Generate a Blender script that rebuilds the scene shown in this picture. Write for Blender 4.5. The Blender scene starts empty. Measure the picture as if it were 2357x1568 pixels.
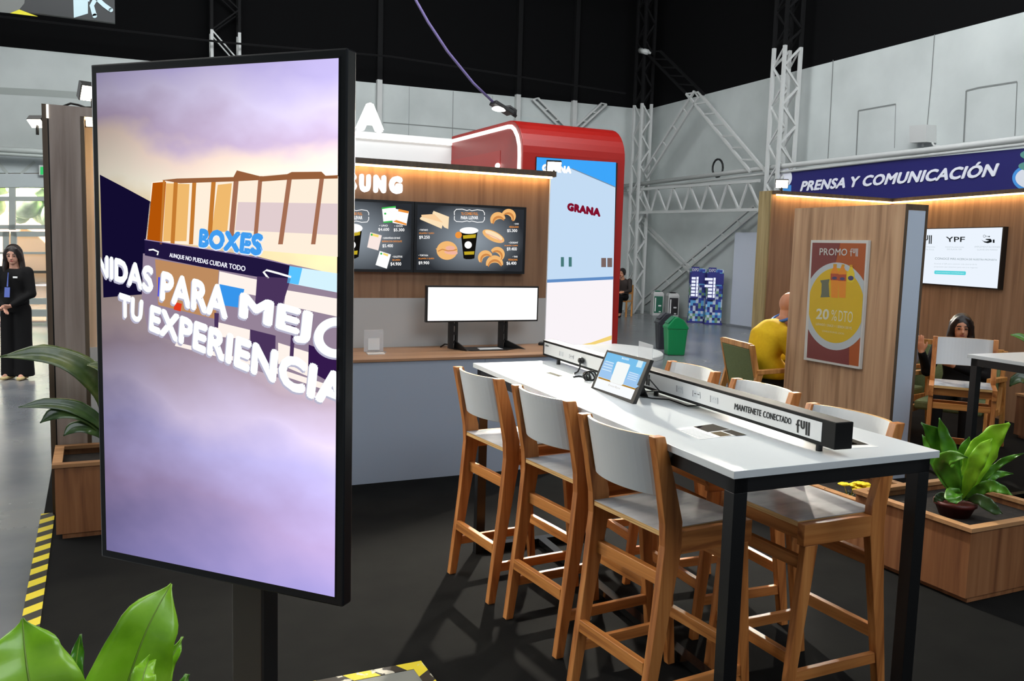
import bpy, math, random
from mathutils import Vector, Matrix
random.seed(7)
scene = bpy.context.scene
COL = scene.collection

# ---------------------------------------------------------------- camera
W, H = 2357, 1568
FPX = 2005.0
YAW, PIT, ROL = math.radians(25.75), math.radians(6.17), math.radians(-1.68)
CAM = Vector((0, 0, 1.70))
_f = Vector((math.sin(YAW)*math.cos(PIT), math.cos(YAW)*math.cos(PIT), -math.sin(PIT)))
_r = Vector((math.cos(YAW), -math.sin(YAW), 0))
_d = _f.cross(_r)
RT = math.cos(ROL)*_r + math.sin(ROL)*_d
DN = -math.sin(ROL)*_r + math.cos(ROL)*_d
FW = _f
cd = bpy.data.cameras.new('camera')
cd.sensor_width = 36.0
cd.sensor_fit = 'HORIZONTAL'
cd.lens = FPX / W * 36.0
cd.clip_start = 0.05
cd.clip_end = 200
cam = bpy.data.objects.new('camera', cd)
COL.objects.link(cam)
cam.matrix_world = Matrix(((RT.x, -DN.x, -FW.x, CAM.x), (RT.y, -DN.y, -FW.y, CAM.y), (RT.z, -DN.z, -FW.z, CAM.z), (0, 0, 0, 1)))
scene.camera = cam

# ---------------------------------------------------------------- world, sun, hall lights, exposure
scene.view_settings.view_transform = 'Standard'
scene.view_settings.look = 'None'
scene.view_settings.gamma = 1.0
scene.view_settings.use_curve_mapping = False
scene.view_settings.exposure = 0.0
world = bpy.data.worlds.new('hall_ambient')
scene.world = world
world.use_nodes = True
world.node_tree.nodes['Background'].inputs[0].default_value = (0.80, 0.90, 1.0, 1)
world.node_tree.nodes['Background'].inputs[1].default_value = 0.30


def look_rot(frm, to):
    return (Vector(to) - Vector(frm)).to_track_quat('-Z', 'Y').to_euler()


def area_light(name, loc, to, sx, sy, power, color=(1, 1, 1)):
    d = bpy.data.lights.new(name, 'AREA')
    d.shape = 'RECTANGLE'
    d.size, d.size_y, d.energy, d.color = sx, sy, power, color
    o = bpy.data.objects.new(name, d)
    COL.objects.link(o)
    o.location = loc
    o.rotation_euler = look_rot(loc, to)
    return o


def spot_light(name, loc, to, power, ang, color=(1, 0.93, 0.8), blend=0.5, size=0.04):
    d = bpy.data.lights.new(name, 'SPOT')
    d.energy, d.color, d.spot_size, d.spot_blend, d.shadow_soft_size = power, color, math.radians(ang), blend, size
    o = bpy.data.objects.new(name, d)
    COL.objects.link(o)
    o.location = loc
    o.rotation_euler = look_rot(loc, to)
    return o


sd = bpy.data.lights.new('daylight_sun', 'SUN')
sd.energy = 44.0
sd.angle = math.radians(2)
so = bpy.data.objects.new('daylight_sun', sd)
COL.objects.link(so)
so.rotation_euler = look_rot((-2.2, -1.6, 3.0), (0, 0, 0))
so.location = (0, 40, 30)
# high-bay rows of the hall, above the frame, then daylight on the left
area_light('high_bay_light_front', (3.0, 2.0, 9.5), (3.5, 5.0, 0), 7, 3, 360, (0.93, 0.97, 1.0))
area_light('high_bay_light_entry', (3.5, -6.0, 8.0), (3.8, 4.5, 0.6), 7, 4, 460, (0.88, 0.94, 1.0))
area_light('high_bay_light_right', (9.5, 8.0, 9.5), (13.5, 13.0, 1.5), 4, 4, 560, (0.96, 0.98, 1.0))
area_light('high_bay_light_back', (3.0, 11.0, 9.5), (3.0, 22.0, 3.5), 8, 3, 1300, (0.95, 0.98, 1.0))
area_light('left_floor_fill', (-3.5, 8.0, 8.5), (-2.6, 8.0, 0), 4, 6, 520, (1.0, 0.99, 0.95))  # no lamp there: added to brighten the left floor, which daylight reaches
area_light('daylight_opening_left', (-7.0, 9.0, 3.5), (0.5, 7.5, 0.6), 6, 4, 330, (0.92, 0.97, 1.0))


# ---------------------------------------------------------------- photo geometry helpers (rays onto real planes)
def ray(x, y):
    return RT*((x - W/2)/FPX) + DN*((y - H/2)/FPX) + FW


class Plane:
    def __init__(s, p, n):
        s.p = Vector(p)
        s.n = Vector(n).normalized()
        if s.n.dot(CAM - s.p) < 0:
            s.n = -s.n

    def px(s, x, y, off=0.0):
        d = ray(x, y)
        q = s.p + s.n*off
        return CAM + d*((q - CAM).dot(s.n)/d.dot(s.n))


def ZP(z):
    return Plane((0, 0, z), (0, 0, 1))


def YP(y):
    return Plane((0, y, 0), (0, 1, 0))


def XP(x):
    return Plane((x, 0, 0), (1, 0, 0))


# ---------------------------------------------------------------- materials
def lin(c):
    return tuple(((v/255)/12.92 if v/255 <= 0.04045 else ((v/255 + 0.055)/1.055)**2.4) for v in c)


MATS = {}


def mat(name, rgb, rough=0.5, metal=0.0, emit=0.0, spec=None, coat=0.0):
    if name in MATS:
        return MATS[name]
    m = bpy.data.materials.new(name)
    m.use_nodes = True
    b = m.node_tree.nodes['Principled BSDF']
    c = lin(rgb) + (1,)
    b.inputs['Base Color'].default_value = c
    b.inputs['Roughness'].default_value = rough
    b.inputs['Metallic'].default_value = metal
    if spec is not None:
        b.inputs['Specular IOR Level'].default_value = spec
    if coat:
        b.inputs['Coat Weight'].default_value = coat
        b.inputs['Coat Roughness'].default_value = 0.12
    if emit:
        b.inputs['Emission Color'].default_value = c
        b.inputs['Emission Strength'].default_value = emit
    MATS[name] = m
    return m


def emi(name, rgb, strength=1.0):
    """something that gives off its own light: screens, LED strips, lamps"""
    if name in MATS:
        return MATS[name]
    m = bpy.data.materials.new(name)
    m.use_nodes = True
    nt = m.node_tree
    nt.nodes.clear()
    e = nt.nodes.new('ShaderNodeEmission')
    o = nt.nodes.new('ShaderNodeOutputMaterial')
    e.inputs[0].default_value = lin(rgb) + (1,)
    e.inputs[1].default_value = strength
    nt.links.new(e.outputs[0], o.inputs[0])
    MATS[name] = m
    return m


def noise_mat(name, stops, scale=(1, 1, 1), nscale=3.0, detail=6, rough=0.5, coat=0.0, bump=0.0, dist=0.0, spec=None, rough_var=0.0):
    """noise-driven colour ramp in object coordinates; stretch with scale for grain"""
    if name in MATS:
        return MATS[name]
    m = bpy.data.materials.new(name)
    m.use_nodes = True
    nt = m.node_tree
    b = nt.nodes['Principled BSDF']
    tc = nt.nodes.new('ShaderNodeTexCoord')
    mp = nt.nodes.new('ShaderNodeMapping')
    mp.inputs['Scale'].default_value = scale
    n = nt.nodes.new('ShaderNodeTexNoise')
    n.inputs['Scale'].default_value = nscale
    n.inputs['Detail'].default_value = detail
    n.inputs['Distortion'].default_value = dist
    r = nt.nodes.new('ShaderNodeValToRGB')
    els = r.color_ramp.elements
    while len(els) < len(stops):
        els.new(0.5)
    for e, (p, c) in zip(els, stops):
        e.position = p
        e.color = lin(c) + (1,)
    L = nt.links.new
    L(tc.outputs['Object'], mp.inputs[0])
    L(mp.outputs[0], n.inputs[0])
    L(n.outputs[0], r.inputs[0])
    L(r.outputs[0], b.inputs['Base Color'])
    b.inputs['Roughness'].default_value = rough
    if spec is not None:
        b.inputs['Specular IOR Level'].default_value = spec
    if rough_var:
        mr = nt.nodes.new('ShaderNodeMapRange')
        mr.inputs[3].default_value = rough - rough_var
        mr.inputs[4].default_value = rough + rough_var
        L(n.outputs[0], mr.inputs[0])
        L(mr.outputs[0], b.inputs['Roughness'])
    if coat:
        b.inputs['Coat Weight'].default_value = coat
    if bump:
        bp = nt.nodes.new('ShaderNodeBump')
        bp.inputs['Strength'].default_value = bump
        L(n.outputs[0], bp.inputs['Height'])
        L(bp.outputs[0], b.inputs['Normal'])
    MATS[name] = m
    return m


def wood(name, dark, mid, light, axis='z', rough=0.45, k=1.0):
    s = {'z': (14*k, 14*k, 0.8*k), 'x': (0.8*k, 14*k, 14*k), 'y': (14*k, 0.8*k, 14*k)}[axis]
    return noise_mat(name, [(0.30, dark), (0.5, mid), (0.72, light)], s, 1.6, 7, rough, dist=0.6)


OAK = ((104, 70, 46), (140, 98, 66), (160, 118, 84))
M_panel = wood('oak_laminate', (122, 89, 64), (142, 106, 78), (156, 120, 91), 'z', 0.5, 0.7)
M_pillar = wood('light_oak_laminate', (146, 110, 80), (186, 148, 114), (204, 168, 132), 'z', 0.5, 0.7)
M_tower = wood('grey_oak_laminate', (124, 108, 98), (154, 138, 128), (172, 158, 148), 'z', 0.5, 0.7)
M_edge = wood('dark_oak_edge', (70, 56, 42), (84, 68, 52), (96, 80, 62), 'z', 0.5)
M_top_oak = wood('oak_worktop', (128, 94, 68), (166, 126, 94), (184, 146, 112), 'x', 0.4, 0.7)
M_st_z = wood('stool_wood_upright', (136, 76, 34), (184, 116, 58), (206, 140, 78), 'z', 0.42, 1.4)
M_st_x = wood('stool_wood_lengthwise', (136, 76, 34), (184, 116, 58), (206, 140, 78), 'x', 0.42, 1.4)
M_st_y = wood('stool_wood_crosswise', (150, 88, 40), (196, 128, 64), (214, 150, 84), 'y', 0.4, 1.4)
M_ply = noise_mat('plywood_edge', [(0.35, (176, 128, 70)), (0.5, (214, 170, 108)), (0.65, (226, 188, 126))], (2, 2, 160), 2.0, 3, 0.5)
M_plz = wood('planter_wood_upright', (112, 68, 40), (144, 94, 58), (162, 112, 74), 'z', 0.5, 0.8)
M_plr = wood('planter_rim_wood', (140, 98, 62), (176, 130, 88), (196, 150, 106), 'x', 0.45, 0.8)
M_lam = mat('white_laminate', (210, 214, 216), 0.24)
M_seat = noise_mat('white_seat_reflections', [(0.36, (160, 164, 168)), (0.5, (196, 198, 200)), (0.66, (212, 213, 214))], (1.5, 4, 4), 2.0, 4, 0.22)  # grey mottle in the colour stands for reflections on the white laminate
M_tabletop = mat('white_tabletop', (208, 213, 215), 0.28)
M_black = mat('black_powder_coat', (16, 16, 17), 0.38)
M_blackm = mat('matte_black', (12, 12, 13), 0.6)
M_blackp = mat('black_plastic', (14, 14, 15), 0.3)
M_bezel = mat('dark_bezel', (14, 17, 21), 0.35)
M_grey = mat('grey_blue_laminate', (160, 172, 188), 0.5)
M_lgrey = mat('pale_grey_board', (186, 186, 184), 0.5)
M_whitep = mat('white_panel', (226, 228, 230), 0.5)
M_paint = mat('white_steel_paint', (186, 188, 186), 0.6)
M_paper = mat('white_paper', (228, 228, 226), 0.7)
M_carpet = noise_mat('black_carpet', [(0.3, (13, 13, 13)), (0.7, (20, 20, 19))], (1, 1, 1), 5.0, 8, 0.95, bump=0.15, spec=0.1)
M_floor = noise_mat('polished_concrete', [(0.3, (98, 101, 106)), (0.55, (116, 118, 121)), (0.75, (132, 131, 128))], (1, 1, 1), 1.1, 7, 0.26, spec=0.6, rough_var=0.05)
M_wall = noise_mat('whitewashed_concrete', [(0.3, (176, 182, 180)), (0.6, (192, 198, 196)), (0.8, (200, 206, 203))], (1, 1, 1), 0.7, 8, 0.9, spec=0.2)
M_wallk = mat('black_painted_wall', (10, 10, 11), 0.95, spec=0.1)
M_seam = mat('wall_seam_shadow_gap', (120, 124, 122), 0.9)
M_blacksteel = mat('black_steel', (14, 14, 15), 0.8, spec=0.2)
M_red = mat('glossy_red_lacquer', (136, 16, 10), 0.4)
M_led_warm = emi('warm_led', (255, 210, 142), 24.0)
M_led_white = emi('white_led', (255, 252, 246), 2.6)
M_lamp = emi('flood_lamp_glow', (255, 246, 226), 14.0)
M_soil = noise_mat('dark_soil', [(0.3, (16, 13, 11)), (0.7, (40, 32, 26))], (1, 1, 1), 30, 6, 0.95, bump=0.6)
M_steelgrey = mat('brushed_grey_steel', (92, 88, 80), 0.38, 0.7)
M_acrylic = None


def glass(name, rgb=(235, 240, 242), alpha=0.25, rough=0.05):
    if name in MATS:
        return MATS[name]
    m = bpy.data.materials.new(name)
    m.use_nodes = True
    nt = m.node_tree
    nt.nodes.clear()
    t = nt.nodes.new('ShaderNodeBsdfTransparent')
    g = nt.nodes.new('ShaderNodeBsdfPrincipled')
    g.inputs['Base Color'].default_value = lin(rgb) + (1,)
    g.inputs['Roughness'].default_value = rough
    x = nt.nodes.new('ShaderNodeMixShader')
    x.inputs[0].default_value = alpha
    o = nt.nodes.new('ShaderNodeOutputMaterial')
    nt.links.new(t.outputs[0], x.inputs[1])
    nt.links.new(g.outputs[0], x.inputs[2])
    nt.links.new(x.outputs[0], o.inputs[0])
    MATS[name] = m
    return m


M_acrylic = glass('clear_acrylic', (225, 228, 232), 0.35)
M_glass = glass('window_glass', (235, 245, 242), 0.12)


# ---------------------------------------------------------------- object helpers
def tag(o, label=None, cat=None, group=None, kind=None):
    if label:
        o['label'] = label
    if cat:
        o['category'] = cat
    if group:
        o['group'] = group
    if kind:
        o['kind'] = kind
    return o


def thing(name, label, cat, loc=(0, 0, 0), rz=0.0, group=None):
    o = bpy.data.objects.new(name, None)
    o.empty_display_size = 0.1
    COL.objects.link(o)
    o.location = loc
    o.rotation_euler = (0, 0, rz)
    return tag(o, label, cat, group)


class MB:
    """collects shapes; build() links them as one mesh object"""

    def __init__(s):
        s.v = []
        s.f = []

    def add(s, verts, faces):
        n = len(s.v)
        s.v += [Vector(v) for v in verts]
        s.f += [tuple(i + n for i in f) for f in faces]
        return s

    def hexa(s, b, t):
        """bottom quad, top quad (same winding)"""
        return s.add(list(b) + list(t), [(3, 2, 1, 0), (4, 5, 6, 7), (0, 1, 5, 4), (1, 2, 6, 5), (2, 3, 7, 6), (3, 0, 4, 7)])

    def box(s, x0, x1, y0, y1, z0, z1):
        return s.hexa([(x0, y0, z0), (x1, y0, z0), (x1, y1, z0), (x0, y1, z0)], [(x0, y0, z1), (x1, y0, z1), (x1, y1, z1), (x0, y1, z1)])

    def beam(s, a, b, w, h, up=(0, 0, 1), w2=None, h2=None):
        a, b = Vector(a), Vector(b)
        d = (b - a).normalized()
        u = Vector(up)
        x = d.cross(u)
        if x.length < 1e-4:
            x = d.cross(Vector((1, 0, 0)))
        x.normalize()
        z = x.cross(d)
        w2 = w if w2 is None else w2
        h2 = h if h2 is None else h2
        A = [a + x*(i*w/2) + z*(j*h/2) for i, j in ((-1, -1), (1, -1), (1, 1), (-1, 1))]
        B = [b + x*(i*w2/2) + z*(j*h2/2) for i, j in ((-1, -1), (1, -1), (1, 1), (-1, 1))]
        return s.hexa(A, B)

    def prism(s, pts, vec):
        """closed polygon pts extruded by vec"""
        n = len(pts)
        p = [Vector(q) for q in pts]
        q = [a + Vector(vec) for a in p]
        return s.add(p + q, [tuple(range(n - 1, -1, -1)), tuple(range(n, 2*n))] + [(i, (i + 1) % n, n + (i + 1) % n, n + i) for i in range(n)])

    def tube(s, pts, r, n=8, r2=None, cap=True):
        pts = [Vector(p) for p in pts]
        m = len(pts)
        base = len(s.v)
        prev = None
        for k, p in enumerate(pts):
            d = (pts[min(k + 1, m - 1)] - pts[max(k - 1, 0)]).normalized()
            if prev is None:
                x = d.cross(Vector((0, 0, 1)))
                if x.length < 1e-3:
                    x = d.cross(Vector((1, 0, 0)))
            else:
                x = prev - d*prev.dot(d)
            x.normalize()
            prev = x
            y = d.cross(x)
            rr = r[k] if isinstance(r, (list, tuple)) else (r if r2 is None else r + (r2 - r)*k/(m - 1))
            for i in range(n):
                a = 2*math.pi*i/n
                s.v.append(p + x*(rr*math.cos(a)) + y*(rr*math.sin(a)))
        for k in range(m - 1):
            for i in range(n):
                a = base + k*n + i
                b = base + k*n + (i + 1) % n
                s.f.append((a, b, b + n, a + n))
        if cap:
            s.f.append(tuple(base + i for i in range(n - 1, -1, -1)))
            s.f.append(tuple(base + (m - 1)*n + i for i in range(n)))
        return s

    def lathe(s, prof, c=(0, 0, 0), n=24):
        """profile [(r,z)] about z through c"""
        c = Vector(c)
        base = len(s.v)
        for r, z in prof:
            for i in range(n):
                a = 2*math.pi*i/n
                s.v.append(c + Vector((r*math.cos(a), r*math.sin(a), z)))
        m = len(prof)
        for k in range(m - 1):
            for i in range(n):
                a = base + k*n + i
                b = base + k*n + (i + 1) % n
                s.f.append((a, b, b + n, a + n))
        s.f.append(tuple(base + i for i in range(n - 1, -1, -1)))
        s.f.append(tuple(base + (m - 1)*n + i for i in range(n)))
        return s

    def ball(s, c, rx, ry=None, rz=None, n=14, m=9):
        ry = rx if ry is None else ry
        rz = rx if rz is None else rz
        c = Vector(c)
        base = len(s.v)
        for k in range(1, m):
            t = math.pi*k/m
            for i in range(n):
                a = 2*math.pi*i/n
                s.v.append(c + Vector((rx*math.sin(t)*math.cos(a), ry*math.sin(t)*math.sin(a), -rz*math.cos(t))))
        for k in range(m - 2):
            for i in range(n):
                a = base + k*n + i
                b = base + k*n + (i + 1) % n
                s.f.append((a, b, b + n, a + n))
        s.v += [c - Vector((0, 0, rz)), c + Vector((0, 0, rz))]
        q = len(s.v)
        for i in range(n):
            s.f.append((base + (i + 1) % n, base + i, q - 2))
            s.f.append((base + (m - 2)*n + i, base + (m - 2)*n + (i + 1) % n, q - 1))
        return s

    def grid(s, rows):
        """rows of points -> quad sheet"""
        base = len(s.v)
        n = len(rows[0])
        for r in rows:
            s.v += [Vector(p) for p in r]
        for k in range(len(rows) - 1):
            for i in range(n - 1):
                a = base + k*n + i
                s.f.append((a, a + 1, a + n + 1, a + n))
        return s

    def build(s, name, m, parent=None, smooth=False, bevel=0.0, solid=0.0, sub=0):
        me = bpy.data.meshes.new(name)
        inv = parent.matrix_basis.inverted() if (parent is not None and getattr(s, 'world', False)) else None
        if inv is not None:
            p2 = parent.parent
            vs = []
            for v in s.v:
                q = v
                if p2 is not None:
                    q = p2.matrix_basis.inverted() @ q
                vs.append(inv @ q)
        else:
            vs = s.v
        me.from_pydata([tuple(v) for v in vs], [], s.f)
        me.update()
        import bmesh
        bm = bmesh.new()
        bm.from_mesh(me)
        if not getattr(s, 'keep', False):
            bmesh.ops.recalc_face_normals(bm, faces=bm.faces)
        bm.to_mesh(me)
        bm.free()
        me.materials.append(m)
        if smooth:
            for p in me.polygons:
                p.use_smooth = True
        o = bpy.data.objects.new(name, me)
        COL.objects.link(o)
        if parent is not None:
            o.parent = parent
        if solid:
            md = o.modifiers.new('thickness', 'SOLIDIFY')
            md.thickness = solid
            md.offset = 0
        if bevel:
            md = o.modifiers.new('bevel', 'BEVEL')
            md.width = bevel
            md.segments = 2
            md.limit_method = 'ANGLE'
            md.angle_limit = math.radians(40)
        if sub:
            md = o.modifiers.new('subdivision', 'SUBSURF')
            md.levels = sub
            md.render_levels = sub
        return o


def W_():
    """builder in world coordinates (converted into the parent's frame)"""
    m = MB()
    m.world = True
    return m


def copy_tree(o, parent=None):
    c = o.copy()
    COL.objects.link(c)
    if parent is not None:
        c.parent = parent
    for ch in [x for x in bpy.data.objects if x.parent == o]:
        copy_tree(ch, c)
    return c


# ---------------------------------------------------------------- flat printed or displayed art
_TXT = {}


def glyphs(s, bold=0.0, shear=0.0, space=1.0):
    """letter outlines scaled to a unit box; heavier weight comes from slightly shifted copies"""
    k = (s, bold, shear, space)
    if k in _TXT:
        return _TXT[k]
    c = bpy.data.curves.new('lettering', 'FONT')
    c.body = s
    c.shear = shear
    c.space_character = space + bold*1.2
    c.resolution_u = 3
    o = bpy.data.objects.new('lettering', c)
    COL.objects.link(o)
    dg = bpy.context.evaluated_depsgraph_get()
    me = o.evaluated_get(dg).to_mesh()
    v0 = [(v.co.x, v.co.y) for v in me.vertices]
    f0 = [tuple(p.vertices) for p in me.polygons]
    o.evaluated_get(dg).to_mesh_clear()
    bpy.data.objects.remove(o)
    bpy.data.curves.remove(c)
    vs, fs = [], []
    sh = [(0, 0)] if bold == 0 else [(0, 0)] + [(bold*math.cos(i*math.pi/4), bold*math.sin(i*math.pi/4)) for i in range(8)]
    for ly, (dx, dy) in enumerate(sh):
        n = len(vs)
        vs += [(x + dx, y + dy, ly) for x, y in v0]
        fs += [tuple(i + n for i in f) for f in f0]
    x0, x1 = min(v[0] for v in vs), max(v[0] for v in vs)
    y0, y1 = min(v[1] for v in vs), max(v[1] for v in vs)
    vs = [((x - x0)/max(x1 - x0, 1e-6), (y - y0)/max(y1 - y0, 1e-6), l_) for x, y, l_ in vs]
    _TXT[k] = (vs, fs)
    return _TXT[k]


def homog(q):
    """unit square (0,0 bottom-left .. 1,1 top-right) to quad TL,TR,BR,BL"""
    (x3, y3), (x2, y2), (x1, y1), (x0, y0) = q
    dx1, dx2, sx = x1 - x2, x3 - x2, x0 - x1 + x2 - x3
    dy1, dy2, sy = y1 - y2, y3 - y2, y0 - y1 + y2 - y3
    den = dx1*dy2 - dx2*dy1
    g = (sx*dy2 - dx2*sy)/den
    h = (dx1*sy - sx*dy1)/den
    a, b, c = x1 - x0 + g*x1, x3 - x0 + h*x3, x0
    d, e, f = y1 - y0 + g*y1, y3 - y0 + h*y3, y0
    return lambda u, v: ((a*u + b*v + c)/(g*u + h*v + 1), (d*u + e*v + f)/(g*u + h*v + 1))


class Art:
    """flat shapes on a plane. Coordinates go through fn(x, y) -> 3D point"""

    def __init__(s, fn, step=0.00015):
        s.fn = fn
        s.step = step
        s.v = []
        s.f = []

    def _add(s, pts, faces):
        n = len(s.v)
        s.v += list(pts)
        s.f += [tuple(i + n for i in f) for f in faces]
        return s

    def poly(s, pts):
        return s._add(pts, [tuple(range(len(pts)))])

    def rect(s, x0, y0, x1, y1):
        return s.poly([(x0, y0), (x1, y0), (x1, y1), (x0, y1)])

    def ell(s, cx, cy, rx, ry, n=36, rot=0.0):
        c, d = math.cos(rot), math.sin(rot)
        P = []
        for i in range(n):
            a = 2*math.pi*i/n
            x, y = rx*math.cos(a), ry*math.sin(a)
            P.append((cx + x*c - y*d, cy + x*d + y*c))
        return s.poly(P)

    def ring(s, cx, cy, rx, ry, ix, iy, n=40, a0=0.0, a1=2*math.pi):
        P = []
        for i in range(n + 1):
            a = a0 + (a1 - a0)*i/n
            P.append((cx + rx*math.cos(a), cy + ry*math.sin(a)))
            P.append((cx + ix*math.cos(a), cy + iy*math.sin(a)))
        return s._add(P, [(2*i, 2*i + 2, 2*i + 3, 2*i + 1) for i in range(n)])

    def stroke(s, pts, w):
        P = []
        n = len(pts)
        for i, (x, y) in enumerate(pts):
            ax, ay = pts[max(i - 1, 0)]
            bx, by = pts[min(i + 1, n - 1)]
            L = math.hypot(bx - ax, by - ay) or 1
            nx, ny = -(by - ay)/L*w/2, (bx - ax)/L*w/2
            P += [(x + nx, y + ny), (x - nx, y - ny)]
        return s._add(P, [(2*i, 2*i + 2, 2*i + 3, 2*i + 1) for i in range(n - 1)])

    def text(s, t, quad, bold=0.0, shear=0.0, space=1.0):
        vs, fs = glyphs(t, bold, shear, space)
        h = homog(quad)
        return s._add([h(u, v) + (l_,) for u, v, l_ in vs], fs)

    def trect(s, t, x0, y0, x1, y1, bold=0.0, shear=0.0, space=1.0):
        return s.text(t, [(x0, y0), (x1, y0), (x1, y1), (x0, y1)], bold, shear, space)

    def full_logo(s, quad, w=0.11):
        """the tall thin four-letter mark: f, u, l, l"""
        h = homog(quad)

        def st(pts):
            p2 = []
            n = len(pts)
            for i, (x, y) in enumerate(pts):
                ax, ay = pts[max(i - 1, 0)]
                bx, by = pts[min(i + 1, n - 1)]
                L = math.hypot(bx - ax, by - ay) or 1
                nx, ny = -(by - ay)/L*w/2, (bx - ax)/L*w/2
                p2 += [h(x + nx, y + ny), h(x - nx, y - ny)]
            s._add(p2, [(2*i, 2*i + 2, 2*i + 3, 2*i + 1) for i in range(n - 1)])
        st([(0.14, 0.0), (0.14, 0.78), (0.16, 0.88), (0.21, 0.94), (0.30, 0.95)])
        st([(0.0, 0.60), (0.28, 0.60)])
        st([(0.40, 1.0), (0.40, 0.58), (0.43, 0.48), (0.50, 0.44), (0.57, 0.48), (0.60, 0.58), (0.60, 1.0)])
        st([(0.77, 0.0), (0.77, 1.0)])
        st([(0.94, 0.0), (0.94, 1.0)])
        return s

    def clip(s, px, py, nx, ny):
        """keep the side where (p - P).n <= 0"""
        nv, nf = [], []
        for f in s.f:
            P = [s.v[i] for i in f]
            out = []
            for i in range(len(P)):
                a, b = P[i], P[(i + 1) % len(P)]
                da = (a[0] - px)*nx + (a[1] - py)*ny
                db = (b[0] - px)*nx + (b[1] - py)*ny
                if da <= 0:
                    out.append(a)
                if (da < 0 < db) or (db < 0 < da):
                    t = da/(da - db)
                    out.append((a[0] + (b[0] - a[0])*t, a[1] + (b[1] - a[1])*t) + tuple(a[2:]))
            if len(out) >= 3:
                n = len(nv)
                nv += out
                nf.append(tuple(range(n, n + len(out))))
        s.v, s.f = nv, nf
        return s

    def build(s, name, m, parent, label=None):
        b = W_()
        b.keep = True
        o_, x_, y_ = (Vector(s.fn(*c)) for c in ((0, 0), (1, 0), (0, 1)))
        nn = (x_ - o_).cross(y_ - o_).normalized()
        if nn.dot(CAM - o_) < 0:
            nn = -nn
        b.v = [Vector(s.fn(p[0], p[1])) + nn*(s.step*(p[2] if len(p) > 2 else 0)) for p in s.v]
        b.f = s.f
        o = b.build(name, m, parent)
        if label:
            o['label'] = label
        return o


def zfn(plane, ox, oy, k, off):
    """coordinates read in an enlarged crop of the photo -> point on the plane"""
    return lambda x, y: plane.px(ox + x/k, oy + y/k, off)


# ---------------------------------------------------------------- organic shapes fused into one surface
def etube(mb, pts, radii, side, n=16):
    """tube with elliptical sections: radii [(along side, across)], rounded closed ends"""
    pts = [Vector(p) for p in pts]
    m = len(pts)
    side = Vector(side)
    base = len(mb.v)
    for k, p in enumerate(pts):
        d = (pts[min(k + 1, m - 1)] - pts[max(k - 1, 0)]).normalized()
        x = (side - d*side.dot(d)).normalized()
        y = d.cross(x)
        rx, ry = radii[k] if isinstance(radii[k], tuple) else (radii[k], radii[k])
        for i in range(n):
            a = 2*math.pi*i/n
            mb.v.append(p + x*(rx*math.cos(a)) + y*(ry*math.sin(a)))
    for k in range(m - 1):
        for i in range(n):
            a = base + k*n + i
            b = base + k*n + (i + 1) % n
            mb.f.append((a, b, b + n, a + n))
    mb.f.append(tuple(base + i for i in range(n - 1, -1, -1)))
    mb.f.append(tuple(base + (m - 1)*n + i for i in range(n)))
    return mb


def limb(mb, pts, rs, n=12):
    """tapering limb with ball joints"""
    mb.tube(pts, list(rs), n)
    for p, r in zip(pts, rs):
        mb.ball(p, r*1.0, n=12, m=8)
    return mb


def fuse(o, voxel, smooth=4):
    md = o.modifiers.new('fuse', 'REMESH')
    md.mode = 'VOXEL'
    md.voxel_size = voxel
    md.use_smooth_shade = True
    if smooth:
        ms = o.modifiers.new('smooth', 'SMOOTH')
        ms.factor = 0.5
        ms.iterations = smooth
    return o

# ================================================================ the hall
CO = Vector((14.8, 22.0, 0))                      # corner of the back and right walls
DB = (Vector((-1.78, 23.15, 0)) - CO).normalized()
DR = (Vector((14.04, 9.9, 0)) - CO).normalized()
NB = Vector((DB.y, -DB.x, 0))
NB = NB if NB.y < 0 else -NB
NR = Vector((DR.y, -DR.x, 0))
NR = NR if NR.x < 0 else -NR
PB = Plane(CO, NB)
PR = Plane(CO, NR)
ZF = -0.10                                        # hall floor; the stand's carpet platform is at 0
ZW = 5.82


def wall_slab(mb, d, n, a, b, z0, z1, t=0.3):
    p = [CO + d*a, CO + d*b, CO + d*b - n*t, CO + d*a - n*t]
    mb.hexa([(q.x, q.y, z0) for q in p], [(q.x, q.y, z1) for q in p])
    return mb


tag(MB().box(-12, 16.5, -14, 40, ZF - 0.2, ZF).build('floor', M_floor), kind='structure')
w = MB()
wall_slab(w, DB, NB, -0.3, 13.9, ZF, ZW)
wall_slab(w, DB, NB, 13.9, 26, 3.0, ZW)
wall_back = tag(w.build('wall_back', M_wall), kind='structure')
tag(MB().box(-13, -12.6, -14, 25, ZF, 12).build('wall_left', M_wall), kind='structure')
wall_right = tag(wall_slab(MB(), DR, NR, -0.3, 30, ZF, ZW).build('wall_right', M_wall), kind='structure')
tag(wall_slab(MB(), DB, NB, -0.3, 26, ZW, 12).build('wall_back_upper', M_wallk), kind='structure')
tag(wall_slab(MB(), DR, NR, -0.3, 30, ZW, 12, 0.25).build('wall_right_upper', M_wallk), kind='structure')
tag(MB().box(-13, 17, -18, 27, 12, 12.2).build('ceiling', M_wallk), kind='structure')
# outside the doors
M_out = mat('pale_pavement', (210, 208, 200), 0.9)
tag(MB().box(-40, 30, 26, 60, -0.3, -0.12).build('ground_outside', M_out), kind='structure')

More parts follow.
